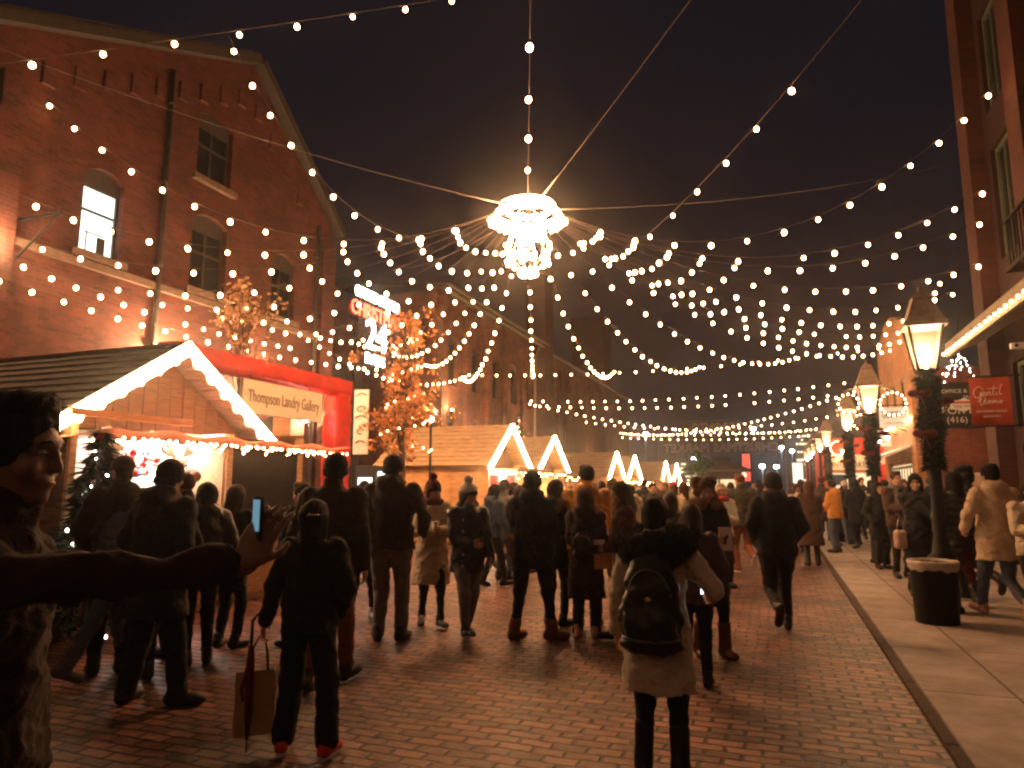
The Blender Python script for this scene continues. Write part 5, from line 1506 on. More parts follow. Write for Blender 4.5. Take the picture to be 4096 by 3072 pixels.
def person(label, x, y, H, head, coat='black', clen=.86, ckind='wool', legs='black', legw=1.0, shoe='black', boots=0, hair=('short', 'black'), hat=None, hood=None,
           arms=('pocket', 'pocket'), feet='stand', yaw=0, pitch=0, skin_='light', girth=1.0, res=.011, lean=0.0, flare=0.0, face=None, scarf=None, z0=0.0, sole=None, hands=None, sleeve=1.0, group=None, fr='fur_black', asym=None, shdrop=0.0, poles=None, slend=1.0, folds=0.0, hdirs=None):
    pr_ = random.Random(label)
    if not yaw: yaw = pr_.uniform(-24, 24)
    if not pitch: pitch = pr_.uniform(-9, 3)
    if not lean: lean = pr_.uniform(-.02, .07)
    root = thing('person', label, 'person', (x, y, z0), -R(head), group)
    k = H/1.75
    root.scale = (k, k, k)
    ff = foot_preset(feet) if isinstance(feet, str) else feet
    g = girth
    hipz = .90 - (.035 if 'walk' in str(feet) or 'kick' in str(feet) else 0)
    lx = lambda z: lean*max(0, (z-.9))          # forward lean grows with height
    sh_z = 1.425 - shdrop
    sh = {-1: V3(-.178*g, lx(sh_z), sh_z), 1: V3(.178*g, lx(sh_z), sh_z)}
    AR = {}
    for sd, a in zip((-1, 1), arms):
        tgt = ARM[a] if isinstance(a, str) else a
        wx = tgt[0]*sd if isinstance(a, str) else tgt[0]
        pole = (.55*sd, -.75, -.35)
        if isinstance(a, str) and a in ('down', 'swingf', 'swingb'): pole = (.25*sd, -1, 0)
        if poles and poles[sd > 0]: pole = poles[sd > 0]
        el, wr = ik(sh[sd], (wx, tgt[1]+lx(tgt[2]), tgt[2]), .295, .255, pole)
        AR[sd] = (el, wr)
    LG = {}
    for sd, p in zip((-1, 1), ff):
        an = V3(p[0], p[1], .085+p[2]); kn, an = ik(V3(.088*sd, 0, hipz), an, .425, .405, (p[0]*.3, 1, 0))
        LG[sd] = (kn, an, p[3])
    fx = min(min(AR[i][1][0], AR[i][0][0]) for i in (-1, 1)); fX = max(max(AR[i][1][0], AR[i][0][0]) for i in (-1, 1))
    fy = min(min(AR[i][0][1], AR[i][1][1], LG[i][1][1]) for i in (-1, 1)); fY = max(max(AR[i][0][1], AR[i][1][1], LG[i][1][1]) for i in (-1, 1))
    LO = (min(fx, -.3*g)-.2, min(fy, -.2)-.2, -.03); HI = (max(fX, .3*g)+.2, max(fY, .25)+.28, 1.86)
    hc = V3(0, .02+lx(1.62), 1.625)
    Q = rotm(yaw, pitch)
    hp = lambda *p: hc + Q @ V3(*p)
    # ---- body
    h = res
    F = Fld(LO, HI, h)
    if face is None: face = res < .014
    F.put(ell(hp(0, -.008, .03), (.073, .093, .092), Q)); F.put(ell(hp(0, .022, -.045), (.054, .066, .068), Q), .03)
    if face:
        F.put(ell(hp(0, .066, -.092), (.022, .02, .018), Q), .025); F.put(ell(hp(0, .077, .030), (.050, .018, .012), Q), .02)
        F.put(cap(hp(0, .086, .014), hp(0, .101, -.026), .0085, .0115), .014)
        for sd in (-1, 1):
            F.put(ell(hp(.030*sd, .098, .006), (.017, .016, .011), Q), .012, 'sub'); F.put(ell(hp(.044*sd, .062, -.03), (.022, .02, .02), Q), .025)
            F.put(ell(hp(.076*sd, -.008, -.008), (.010, .019, .030), Q), .008)
        F.put(ell(hp(0, .083, -.060), (.022, .010, .009), Q), .014)
    F.put(cap(hp(0, -.02, -.05), V3(0, -.02+lx(1.45), 1.44), .053, .060), .03)
    F.put(column([(.86, .15*g, .10*g, 0, 0), (1.02, .14*g, .095*g, 0, lx(1.02)), (1.25, .165*g, .105*g, 0, lx(1.25)), (1.40, .17*g, .09*g, 0, lx(1.4)), (1.46, .06, .055, 0, lx(1.46))]), .03)
    for sd in (-1, 1):
        el, wr = AR[sd]
        q_ = min(1.0, sleeve); F.put(cap(sh[sd], el, .045*q_, .034*q_), .03); F.put(cap(el, wr, .036*q_, .026), .02)
        kn, an, _ = LG[sd]
        q_ = min(1.0, legw*.95); F.put(cap(V3(.088*sd, 0, hipz), kn, .070, .047*q_), .03); F.put(cap(kn, an, .047*q_, .032*q_), .03); F.put(cap(an, an+V3(0, .06, -.04), .036, .03), .02)
        hm = None if hands is None else hands[sd > 0]
        a = arms[sd > 0]
        if not (a == 'pocket') and hm != 'none':
            d = (wr-el)/np.linalg.norm(wr-el)
            if hdirs and hdirs[sd > 0]: d = np.array(hdirs[sd > 0], float); d /= np.linalg.norm(d)
            nrm = V3(-sd, 0, 0) if abs(d[0]) < .8 else V3(0, -1, 0)
            if isinstance(hm, tuple): nrm = np.array(hm, float)
            nrm = nrm - d*(nrm@d); nrm /= np.linalg.norm(nrm)
            sid = np.cross(nrm, d)*sd
            sid = -sid if (sid @ V3(0, .5, .8)) < 0 else sid          # thumb side up / forward
            Qh = np.stack([sid, nrm, d], 1)
            rf = max(.0085, .8*h)
            F.put(ell(wr+d*.052, (.041, .018, .055), Qh), .02)
            cu = .9 if a in ('hold', 'low', 'chest', 'phone', 'belly', 'side') else .45
            for i, (o, L) in enumerate(zip((.031, .0105, -.0105, -.030), (.074, .082, .076, .060))):
                b0 = wr + d*.088 + sid*o
                d1 = d*math.cos(cu*.8)+nrm*math.sin(cu*.8); d2 = d*math.cos(cu*1.9)+nrm*math.sin(cu*1.9)
                m1 = b0+d1*L*.5; m2 = m1+d2*L*.5
                F.put(cap(b0-d*.01, m1, rf, rf*.95), .004); F.put(cap(m1, m2, rf*.95, rf*.8), .004)
            t0 = wr+d*.028+sid*.034; t1 = t0+(d*.65+sid*.6+nrm*.35)*.042; F.put(cap(wr+d*.02+sid*.015, t0, rf*1.5, rf*1.25), .01); F.put(cap(t0, t1, rf*1.2, rf*1.05), .006); F.put(cap(t1, t1+(d*.85+nrm*.4)*.03, rf*1.05, rf*.85), .005)
    skin(F, 'body', 'skin_' + skin_, root)
    # ---- eyes, brows, mouth
    if face:
        b = MB()
        for sd in (-1, 1):
            b = MB(); b.ball(hp(.030*sd, .0795, .006), (.0118, .0085, .0062), 12, 8); ey = b.build('eye', 'eye_white', root); b = MB(); b.ball(hp(.030*sd, .0855, .006), (.0048, .0032, .0048), 8, 6); b.build('iris', 'eye_dark', ey)
            b = MB(); b.tube([hp(.013*sd, .0905, .026), hp(.030*sd, .091, .031), hp(.048*sd, .079, .026)], .0036, 5); b.build('eyebrow', 'hair_' + hair[1], root)
        b = MB(); b.tube([hp(-.023, .0855, -.060), hp(-.009, .0915, -.059), hp(.009, .0915, -.059), hp(.023, .0855, -.060)], [.002, .0045, .0045, .002], 6); b.build('mouth', 'lip', root)
    # ---- trousers
    F = Fld((LO[0], LO[1], -.02), (HI[0], HI[1], 1.06), h)
    F.put(column([(hipz-.06, .155*g, .115*g, 0, 0), (hipz+.06, .155*g, .115*g, 0, 0), (1.04, .14*g, .105*g, 0, lx(1.04))]), .03)
    wide = legw
    for sd in (-1, 1):
        kn, an, tp = LG[sd]
        end = an + (kn-an)*((.10 if not sole else .19) if not boots else .3)
        F.put(cap(V3(.086*sd*g, 0, hipz), kn, .098*g, .066*(.5+.5*wide)), .03); F.put(cap(kn, end - (kn-an)*.12*(wide > 1.15), .066*(.5+.5*wide), .052*wide), .03)
    F.rough(.006, 30); F.rough(.003, 66)
    skin(F, 'trousers', legs if legs in M else 'cloth_' + legs, root)
    # ---- shoes
    for sd in (-1, 1):
        kn, an, tp = LG[sd]
        out = .22*sd
        T = np.array(Matrix.Rotation(-out, 3, 'Z') @ Matrix.Rotation(R(-tp), 3, 'X'))
        if asym and asym.get(sd): T = np.array(Matrix.Rotation(-R(asym[sd]), 3, 'Z') @ Matrix.Rotation(R(-tp), 3, 'X'))
        w = lambda *p: an + T @ V3(*p)
        F = Fld(an-.26, an+V3(.26, .26, .40 if boots else .2), max(h*.8, .007))
        F.put(ell(w(0, .055, -.042), (.047, .135, .045), T), .02); F.put(ell(w(0, -.045, -.035), (.042, .055, .05), T), .02); F.put(ell(w(0, .13, -.05), (.045, .06, .034), T), .02); F.put(cap(w(0, -.02, 0), w(0, -.01, .04), .050, .052), .03)
        if boots: F.put(cap(an, an+(kn-an)*(boots/.42), .058, .064*max(1, legw)), .03)
        pl = w(0, 0, -.083); nn = T @ V3(0, 0, 1)
        F.put(((-9, -9, -9), (9, 9, 9), lambda X, Y, Z: (X-pl[0])*nn[0]+(Y-pl[1])*nn[1]+(Z-pl[2])*nn[2]), .006, 'sub')
        so = skin(F, 'boot' if boots else 'shoe', 'shoe_' + shoe if 'shoe_' + shoe in M else shoe, root)
        if sole and so:
            b = MB(); n = 18
            X = Matrix([list(T[i]) + [an[i]] for i in range(3)] + [[0, 0, 0, 1]])
            pts = [(.047*math.sin(a)*(1 if math.cos(a) > 0 else .92), .045+.148*math.cos(a)) for a in np.linspace(0, 2*math.pi, n, endpoint=False)]
            b.prism(pts, lambda p, q, d: tuple(X @ Vector((p, q, d))), -.087, -.060); b.build('sole', sole, so)
    # ---- coat
    F = Fld((LO[0], LO[1], clen-.06), (HI[0], HI[1], 1.62), h)
    f_ = .0 if clen > .8 else flare
    wz = 1.08
    rows = [(1.485, .075, .075, 0, lx(1.48)-.01), (1.455, .125*g, .092, 0, lx(1.45)-.01), (1.42, .175*g, .112*g, 0, lx(1.42)), (1.33, .192*g, .132*g, 0, lx(1.33)), (1.2, .185*g, .138*g, 0, lx(1.2)), (wz, .182*g, .136*g, 0, lx(wz)), (.95, .192*g+flare*.25, .142*g+flare*.2, 0, lx(.95))]
    rows = [r for r in rows if r[0] > clen+.01] + [(clen, .196*g+flare, .148*g+flare*.8, 0, lx(clen))]
    pf = ckind == 'puffer'
    F.put(column(rows, .016 if pf else 0, 33.0), .03)
    sl = sleeve*(1.12 if pf else 1.0)
    for sd in (-1, 1):
        el, wr = AR[sd]
        F.put(cap(sh[sd]+V3(-.012*sd, 0, -.008), el, .078*sl, .064*sl), .045); F.put(cap(el, el+(wr-el)*(slend-.04), .064*sl, .050*sl), .03)
        if slend < 1 and not isinstance(arms[sd > 0], str):
            ce = el+(wr-el)*(slend-.05); F.put(cap(ce, ce+(wr-el)*.04, .056*sl, .056*sl), .008)
        if arms[sd > 0] == 'pocket': F.put(ell(wr+V3(-.01*sd, 0, -.02), (.06, .06, .07)), .05)
    F.put(cap(V3(0, lx(1.46)-.012, 1.455), V3(0, lx(1.5)-.012, 1.515), .090, .080), .03)
    if hood == 'down':
        F.put(ell(V3(0, lx(1.46)-.095, 1.475), (.135, .075, .085)), .04); F.put(cap(V3(-.09, lx(1.48)-.05, 1.515), V3(.09, lx(1.48)-.05, 1.515), .042), .04); F.put(ell(V3(0, lx(1.46)-.10, 1.36), (.10, .06, .08)), .04)
    F.rough(.009 if not pf else .005, 24); F.rough(.0045, 53)
    if folds: F.rough(folds, 17); F.rough(folds*.6, 43); F.rough(folds*.45, 92)
    hem = ((-9, -9, -9), (9, 9, clen), lambda X, Y, Z: np.where(np.abs(X)+np.abs(Y) < 9, Z-clen, 1.0) if False else (Z-clen+0*X+0*Y))
    top = skin(F, 'coat' if clen < .72 else 'jacket', coat if coat in M else 'cloth_' + coat, root)
    if hood == 'up':
        F = Fld(hc-.26, hc+.26, h); F.put(ell(hp(0, -.03, .02), (.115, .125, .135), Q)); F.put(cap(hp(0, -.03, -.05), V3(0, lx(1.45)-.03, 1.45), .11, .11), .05); F.put(ell(hp(0, .12, -.02), (.08, .10, .115), Q), .02, 'sub')
        skin(F.rough(.005, 40), 'hood', coat if coat in M else 'cloth_' + coat, root)
    if hood in ('fur', 'furbig'):
        s_ = 1.45 if hood == 'furbig' else 1.0
        F = Fld((-.36, -.38, 1.22), (.36, .28, 1.66), max(h, .010))
        for a in np.linspace(-2.5, 2.5, 12):
            F.put(ell(V3(.125*s_*math.sin(a), lx(1.47)-.03-.105*s_*math.cos(a), 1.475-.035*math.cos(a)), (.062*s_, .062*s_, .058*s_)), .03)
        F.put(ell(V3(0, lx(1.4)-.13, 1.42), (.13*s_, .07*s_, .09*s_)), .05)
        F.rough(.010, 75); F.rough(.008, 130)
        fo = skin(F, 'fur_hood', fr, root)
        if res < .012:
            me = fo.data; n = len(me.vertices); rn = random.Random(3)
            bb = MB(); vs = []; fs = []
            for i in range(min(9000, n*2)):
                v_ = me.vertices[rn.randrange(n)]; p = v_.co; d = (v_.normal + Vector((rn.gauss(0, .5), rn.gauss(0, .5), rn.gauss(-.2, .5)))).normalized(); w_ = d.cross(Vector((rn.gauss(0, 1), rn.gauss(0, 1), rn.gauss(0, 1)))).normalized()*.0016; kk = len(vs)
                vs += [p-w_, p+w_, p+d*rn.uniform(.014, .032)]; fs.append((kk, kk+1, kk+2))
            bb.add(vs, fs); bb.build('fur_strands', fr, fo)
    if scarf:
        F = Fld((-.2, -.2, 1.36), (.2, .25, 1.6), h)
        for a in np.linspace(0, 2*math.pi, 12, endpoint=False):
            F.put(ell(V3(.088*math.sin(a), lx(1.5)+.01+.09*math.cos(a), 1.495), (.045, .045, .042)), .02)
        skin(F.rough(.006, 60), 'scarf', scarf, root)
    # ---- hair and headwear
    st, hcol = hair
    if st != 'none':
        F = Fld(hc-V3(.24, .28, .48), hc+V3(.24, .22, .26), h)
        grow = (.012 if st == 'short' else .018) if not hat else .006
        F.put(ell(hp(0, -.014, .038), (.073+grow, .095+grow, .090+grow), Q))
        cutz = -.03 if st == 'short' else -.05
        if st in ('long', 'bob'):
            zl = 1.34 if st == 'long' else 1.475
            F.put(cap(hp(0, -.05, .0), V3(0, lx(zl)-.075, zl), .086, .062 if st == 'long' else .088), .05)
            for sd in (-1, 1): F.put(cap(hp(.07*sd, .0, .0), V3(.080*sd, lx(zl)-.01, zl+.03), .030, .026), .04)
        if st == 'short' and hat: F.put(ell(hp(0, -.035, -.045), (.066, .062, .06), Q), .02)
        if st == 'bun': F.put(ell(hp(0, -.085, .085), (.055, .055, .05), Q), .02); F.put(ell(hp(0, -.06, -.03), (.06, .06, .06), Q), .04)
        if st == 'curly':
            for i in range(22):
                a = i*2.4
                if -.03+.068*math.cos(a) > .0 and math.sin(i*1.1) < .55: continue
                F.put(ell(hp(.085*math.sin(a), -.03+.085*math.cos(a)*.8, .03+.085*math.sin(i*1.1)), (.045, .045, .045)), .02)
        F.put(ell(hp(0, .108, -.030), (.066, .078, .100 if st == 'short' else .092), Q), .02, 'sub')            # the face stays free
        if st in ('short',):
            if not hat: F.put(ell(hp(0, -.02, -.125), (.13, .15, .075), Q), .02, 'sub')
            for i in range(0 if hat else 9):
                a = -1.0+i*.25; F.put(ell(hp(.055*math.sin(a), .050*math.cos(a), .112+.012*math.sin(i*2.7)), (.022, .030, .02)), .015)
        F.rough(.007 if st == 'curly' else .003, 110 if st != 'curly' else 80)
        ho = skin(F, 'hair', 'hair_' + hcol, root)
        if res < .0112 and ho and not hat:                                       # loose strands lying along the hair
            me = ho.data; n = len(me.vertices); rn = random.Random(5); vs = []; fs = []
            for i in range(min(2400 if st != 'short' else 1500, n*2)):
                v_ = me.vertices[rn.randrange(n)]; nm = v_.normal; g_ = Vector((rn.gauss(0, .25), rn.gauss(-.25, .3), -1)) if st in ('long', 'bob') else Vector((rn.gauss(0, .7), rn.gauss(.2 if v_.co.z > hc[2]+.07 else -.3, .6), rn.gauss(-.1, .6)))
                d_ = (g_ - nm*g_.dot(nm)); d_.normalize(); d_ = (d_ + nm*rn.uniform(.03, .32)).normalized(); w_ = d_.cross(nm).normalized()*rn.uniform(.0015, .003); p_ = v_.co - nm*.002; L_h = rn.uniform(.03, .075) if st in ('long', 'bob') else rn.uniform(.012, .026); kk = len(vs)
                vs += [p_-w_, p_+w_, p_+d_*L_h]; fs.append((kk, kk+1, kk+2))
            bb = MB(); bb.add(vs, fs); bb.build('hair_strands', 'hair_' + hcol, ho)
    if hat:
        hk, hm_ = hat[0], hat[1]
        F = Fld(hc-.24, hc+V3(.24, .26, .34), h)
        if hk == 'beanie':
            F.put(ell(hp(0, -.014, .036), (.097, .114, .108), Q)); F.put(ell(hp(0, .02, -.160), (.22, .22, .115), Q), .008, 'sub')
            F.put(ell(hp(0, .085, -.055), (.085, .06, .085), Q), .01, 'sub')
            skin(F.rough(.0025, 150), 'beanie', hm_, root)
            F = Fld(hc-.24, hc+V3(.24, .24, .3), h)
            for a in np.linspace(0, 2*math.pi, 22, endpoint=False):
                F.put(ell(hp(.092*math.sin(a), -.014+.108*math.cos(a), -.006+.038*math.cos(a)), (.013, .013, .030), Q), .014)
            skin(F, 'brim', hat[2] if len(hat) > 2 else hm_, root)
            if len(hat) > 3:
                F = Fld(hc-.2, hc+V3(.24, .24, .36), h); F.put(ell(hp(-.0, -.035, .175), (.055, .055, .05), Q)); F.rough(.007, 120)
                skin(F, 'pompom', hat[3], root)
        if hk == 'cap':
            F.put(ell(hp(0, -.01, .045), (.092, .108, .092), Q)); F.put(ell(hp(0, -.02, -.09), (.2, .2, .105), Q), .008, 'sub'); F.put(ell(hp(0, .13, .035), (.065, .075, .010), Q), .012)
            skin(F, 'cap', hm_, root)
        if hk == 'headband':
            for a in np.linspace(0, 2*math.pi, 22, endpoint=False):
                F.put(ell(hp(.088*math.sin(a), -.01+.104*math.cos(a), .045), (.016, .016, .028), Q), .012)
            skin(F, 'headband', hm_, root)
    root['hand_l'] = list(AR[-1][1]); root['hand_r'] = list(AR[1][1])
    return root, AR, k
def world_of(pr, p):
    root, AR, k = pr
    a = root.rotation_euler.z
    p = np.array(p)*k
    return Vector((root.location.x + p[0]*math.cos(a) - p[1]*math.sin(a), root.location.y + p[0]*math.sin(a) + p[1]*math.cos(a), root.location.z + p[2]))
# ground positions read off the photo as (column, row) of the feet
FPX = 1515.0
def gp(u, v, z=0.0):
    xr = (u-1106)/FPX; yr = (829.5-v)/FPX
    d = Vector((xr, math.cos(R(PITCH))-yr*math.sin(R(PITCH)), math.sin(R(PITCH))+yr*math.cos(R(PITCH))))
    q = d*((z-1.6)/d.z)
    return q.x, q.y
def dp(u, Y): 
    return ((u-1106)/FPX)*(Y*math.cos(R(PITCH))), Y
# ------------------------------------------------------------------ held and worn things
def held(name, label, cat, loc, rz): return thing(name, label, cat, loc, rz)
def backpack(pr, label, m='leather_black', w=.155, hh=.25, d=.085, z=1.19, accent=None):
    root, AR, k = pr
    x = thing('backpack', label, 'backpack', root.location, root.rotation_euler.z); x.scale = root.scale
    F = Fld((-.3, -.48, .7), (.3, .0, 1.6), .011)
    F.put(column([(z-hh, w*.72, d*.7, 0, -.15-d), (z-hh*.85, w*.98, d*1.02, 0, -.15-d), (z-hh*.2, w*1.06, d*1.1, 0, -.15-d), (z+hh*.45, w*.92, d*.95, 0, -.15-d), (z+hh*.85, w*.62, d*.7, 0, -.15-d), (z+hh, w*.3, d*.4, 0, -.14-d)]), .03)
    F.put(ell((0, -.15-1.8*d, z-hh*.42), (w*.85, d*.62, hh*.40)), .03)
    F.rough(.008, 22); F.rough(.004, 50); skin(F, 'bag', m, x)
    b = MB(); b.tube([(w*.72*math.sin(a), -.15-2.0*d*(.78+.22*math.cos(a)), z+hh*.1+hh*.62*math.cos(a)) for a in np.linspace(-1.9, 1.9, 18)], .006, 5); b.build('zip', 'grey_metal', x)
    b = MB(); b.tube([(-.03, -.14-d*.6, z+hh-.01), (-.025, -.15-d, z+hh+.05), (.025, -.15-d, z+hh+.05), (.03, -.14-d*.6, z+hh-.01)], .01, 6); b.build('grab_handle', m, x)
    for sd in (-1, 1):
        b = MB(); b.tube([(.085*sd, -.13, z+hh-.03), (.105*sd, -.05, 1.50), (.115*sd, .08, 1.46), (.12*sd, .165, 1.32), (.15*sd, .13, 1.12), (.14*sd, -.12, z-hh+.08)], .021, 6); b.build('strap', m, x)
    if accent:
        b = MB(); b.tube([(w*1.03*math.sin(a), -.15-d-d*1.12*math.cos(a)-.012*math.cos(a), z-hh*.62-.02*math.cos(a)) for a in np.linspace(-1.1, 1.1, 12)], .010, 6); b.build('reflective_stripe', accent, x)
        b = MB(); b.ball((.0, -.15-2.12*d, z+.04), (.022, .008, .018), 10, 6); b.build('badge', 'chrome', x)
    return x
def cup(label, p, rz=0):
    x = thing('paper_cup', label, 'cup', p, rz); b = MB(); b.lathe([(.030, 0), (.040, .10)], 14); b.build('cup', 'cup_white', x)
    b = MB(); b.lathe([(.043, .10), (.043, .112), (.036, .118)], 14); b.build('lid', 'cup_white', x); return x

# ------------------------------------------------------------------ the man taking a picture, close on the left
NR = .0075
P = person('man in a dark coat close at the left edge holding out a phone', -1.165, 1.60, 1.80, 78, 'umber', .62, 'wool', 'black', hair=('short', 'black'), skin_='mid', folds=.007,
           arms=((-.24, -.14, .9), (.0, .525, 1.375)), feet='stand', yaw=4, pitch=-3, lean=.005, res=.006, flare=.0, hands=('none', (-.9, .25, -.1)), hdirs=(None, (-.05, .42, .9)), sleeve=.66, girth=.92, shdrop=.045, poles=(None, (0, 0, -1)), slend=.80)
root, AR, k = P
wr = world_of(P, AR[1][1]); el = world_of(P, AR[1][0])
d = (wr-el).normalized()
pc = wr + d*.045 + Vector((-.014, -.022, .105))
x = thing('phone', 'lit phone held upright in the outstretched hand of the man at the left edge', 'phone', pc, R(-52))
b = MB(); b.box((-.030, -.004, -.060), (.030, .004, .060)); b.build('case', 'leather_black', x)
b = MB(); b.box((-.026, -.0062, -.034), (.026, -.0045, .052)); b.build('screen', 'phone_screen', x); x.scale = (.86, .86, .86)

# ------------------------------------------------------------------ near figures
gx, gy = gp(655, 1632)
P = person('girl with long dark hair and wide trousers seen from behind, holding a paper bag', gx, gy, 1.50, 2, 'black', .84, 'parka', 'black', 1.55, 'red', 0, ('long', 'black'), arms=((-.34, .05, .86), 'pocket'), feet=((-.17, .05, 0, 0), (.17, -.02, 0, 0)), res=.009, girth=1.02, sole='shoe_white', sleeve=1.05)
hw = world_of(P, P[1][-1][1])
b = MB(); b.tube([(-.03, -.02, 1.60), (.0, -.115, 1.66), (.075, -.08, 1.66)], .006, 5); o = b.build('hair_clip', 'chrome', P[0])
x = thing('gift_bag', 'flat kraft paper gift bag with red ribbon handles hanging from the girl\'s left hand', 'bag', (hw.x-.045, hw.y, hw.z-.66), R(25))
b = MB()
v = [(-.115, -.05, 0), (.115, -.05, 0), (.115, .05, 0), (-.115, .05, 0), (-.115, -.012, .36), (.115, -.012, .36), (.115, .012, .36), (-.115, .012, .36)]
b.add(v, [(0, 3, 2, 1), (0, 1, 5, 4), (1, 2, 6, 5), (2, 3, 7, 6), (3, 0, 4, 7)]); b.build('paper', 'kraft_paper', x)
b = MB(); b.box((.108, -.014, .0), (.119, .014, .36)); b.build('edge_fold', 'cream_board', x)
b = MB()
for yy in (-.012, .012):
    b.tube([(-.06, yy, .36), (-.035, yy, .48), (.03, 0, .60), (.06, yy, .48), (.07, yy, .36)], .007, 5)
b.tube([(-.06, -.02, .35), (-.085, -.03, .27), (-.07, -.03, .2)], .008, 5); b.build('ribbon_handle', 'bow_red', x)
x = thing('umbrella', 'closed slim dark red umbrella hanging point down beside the gift bag', 'umbrella', (hw.x-.06, hw.y-.06, .02), R(20))
b = MB(); b.tube([(0, 0, .0), (0, 0, .07)], .006, 6); b.lathe([(.008, .07), (.020, .2), (.026, .52), (.018, .60), (.010, .62)], 10); b.build('canopy', 'bow_red', x)
b = MB(); b.tube([(0, 0, .62), (0, 0, .72), (.0, 0, .76), (.03, 0, .80), (.06, 0, .76)], .010, 7); b.build('handle', 'leather_black', x)

bx, by = gp(1438, 1690)
P = person('woman in a cream coat with black fur hood and backpack, seen from behind', bx-.02, by, 1.52, 20, 'cream', .56, 'wool', 'black', 1.0, 'black', .24, ('bun', 'black'), hood='furbig', arms=('down', (.33, .20, 1.12)), feet=((-.12, .04, 0, 0), (.12, -.01, 0, 0)), res=.009, flare=.035, girth=1.04, sleeve=.95)
backpack(P, 'large black backpack with a silver badge worn over the cream coat', w=.185, hh=.30, d=.095, z=1.12, accent='puffer_grey')
hw = world_of(P, P[1][1][1])
x = thing('phone', 'small glowing phone in the right hand of the woman in the cream coat', 'phone', (hw.x-.03, hw.y+.03, hw.z+.07), R(20)); b = MB(); b.box((-.034, -.004, -.07), (.034, .004, .07)); b.build('case', 'leather_black', x); b = MB(); b.box((-.03, -.0065, -.06), (.03, -.0045, .06)); b.build('screen', 'phone_glow', x)

mx_, my_ = gp(318, 1522)
P = person('big man in black seen from behind, between the nearest stall and the girl', mx_, my_, 1.79, 22, 'black', .62, 'parka', 'black', 1.35, 'black', 0, ('short', 'black'), ('beanie', 'cloth_black'), arms=('pocket', 'pocket'), feet=((-.19, -.03, 0, 0), (.22, .06, 0, 0)), res=.010, girth=1.22, hood='down', flare=.03, asym={-1: -15, 1: 55})
wx_, wy_ = gp(165, 1470)
P = person('woman in a shiny grey puffer jacket and blue jeans stepping towards the nearest stall', wx_+.16, wy_+.1, 1.62, 40, 'puffer_grey', .86, 'puffer', 'jeans', 1.0, 'boot_grey', .2, ('long', 'brown'), arms=('low', 'low'), feet=((-.08, .20, 0, -5), (.09, -.36, .04, 22)), res=.011, lean=.12, girth=1.06)
X, Y = dp(262, 6.3)
person('man in a brown cap and brown coat leaning at the nearest stall counter', X, Y, 1.86, -25, 'darkbrown', .7, 'wool', 'black', hair=('short', 'brown'), hat=('cap', 'cloth_brown'), res=.012, yaw=-25, pitch=-8)
X, Y = dp(402, 7.0)
person('person with dark red hair before the moose head at the nearest stall', X, Y, 1.72, -50, 'black', .8, 'parka', 'black', hair=('short', 'red'), res=.013)
X, Y = dp(447, 6.6)
person('person in a black hooded jacket looking into the glazed panel of the nearest stall', X, Y, 1.62, -35, 'puffer_black', .82, 'puffer', 'black', hair=('bob', 'black'), hood='down', res=.013)
X, Y = dp(372, 6.2)
person('short person in a dark parka between the big man and the glazed panel', X, Y, 1.57, -30, 'charcoal', .7, 'parka', 'black', hair=('long', 'brown'), res=.013)
X, Y = dp(508, 7.3)
person('person in a long black coat standing right of the glazed panel, behind the outstretched phone', X, Y, 1.60, 15, 'black', .6, 'wool', 'black', hair=('bob', 'brown'), res=.013)
X, Y = dp(182, 8.45)
person('stallholder in a knitted hat and grey hood behind the counter of the nearest stall', X, Y, 1.68, 130, 'grey', .8, 'parka', 'black', hair=('short', 'black'), hat=('beanie', 'cloth_grey', 'cloth_charcoal'), hood='down', res=.012, yaw=15, arms=('low', 'low'))
X, Y = dp(656, 7.4)
person('short haired person in black half hidden behind the girl with the bag', X, Y, 1.63, -60, 'black', .8, 'parka', 'black', hair=('short', 'brown'), res=.013)
X, Y = dp(718, 5.9)
person('tall man in a brown puffer and black beanie just right of the girl', X, Y, 1.86, 8, 'darkbrown', .84, 'puffer', 'rust', 1.1, 'black', 0, ('short', 'black'), ('beanie', 'cloth_black'), arms=('down', 'down'), feet='stepR', res=.010, girth=1.12)
X, Y = gp(838, 1386)
person('very tall man in a brown jacket and pale trousers, left of the pompom hats', X, Y, 1.92, 6, 'darkbrown', .86, 'wool', 'greytrouser', 1.2, 'black', 0, ('short', 'black'), ('beanie', 'cloth_black'), scarf='cloth_rust', arms=('side', 'side'), feet=((-.10, .0, 0, 0), (.11, .05, 0, 0)), res=.0105, girth=1.2, hood='down')
X, Y = gp(800, 1336)
person('woman with a fur collar and white sneakers behind the very tall man', X-.12, Y, 1.66, 150, 'black', .6, 'parka', 'black', .85, 'white', 0, ('long', 'black'), ('headband', 'cloth_black'), hood='fur', fr='fur_tan', feet='stepL', res=.012)
X, Y = gp(930, 1352)
P = person('smiling woman in a red and black pompom hat and beige coat holding a cup', X, Y, 1.66, 165, 'beige', .50, 'wool', 'black', .78, 'black', 0, ('long', 'auburn'), ('beanie', 'cloth_maroon', 'cloth_black', 'cloth_maroon'), scarf='cloth_maroon', arms=('hold', 'hold'), feet='stepL', yaw=-24, res=.0095, flare=.04, girth=.98, sole='shoe_white')
cup('paper cup in the hands of the woman in the red and black pompom hat', world_of(P, (.02, .37, 1.14)))
X, Y = gp(1008, 1378)
P = person('person in a white pompom hat, glasses, black jacket and grey trousers striding forward', X, Y, 1.62, 160, 'puffer_black', .74, 'parka', 'greytrouser', 1.05, 'black', 0, ('bob', 'brown'), ('beanie', 'cloth_white', 'cloth_black', 'cloth_white'), arms=('down', 'belly'), feet=((-.07, -.20, .03, 20), (.08, .22, .03, -16)), yaw=-30, pitch=-6, res=.0095, girth=1.05, sole='shoe_white', hood='down')
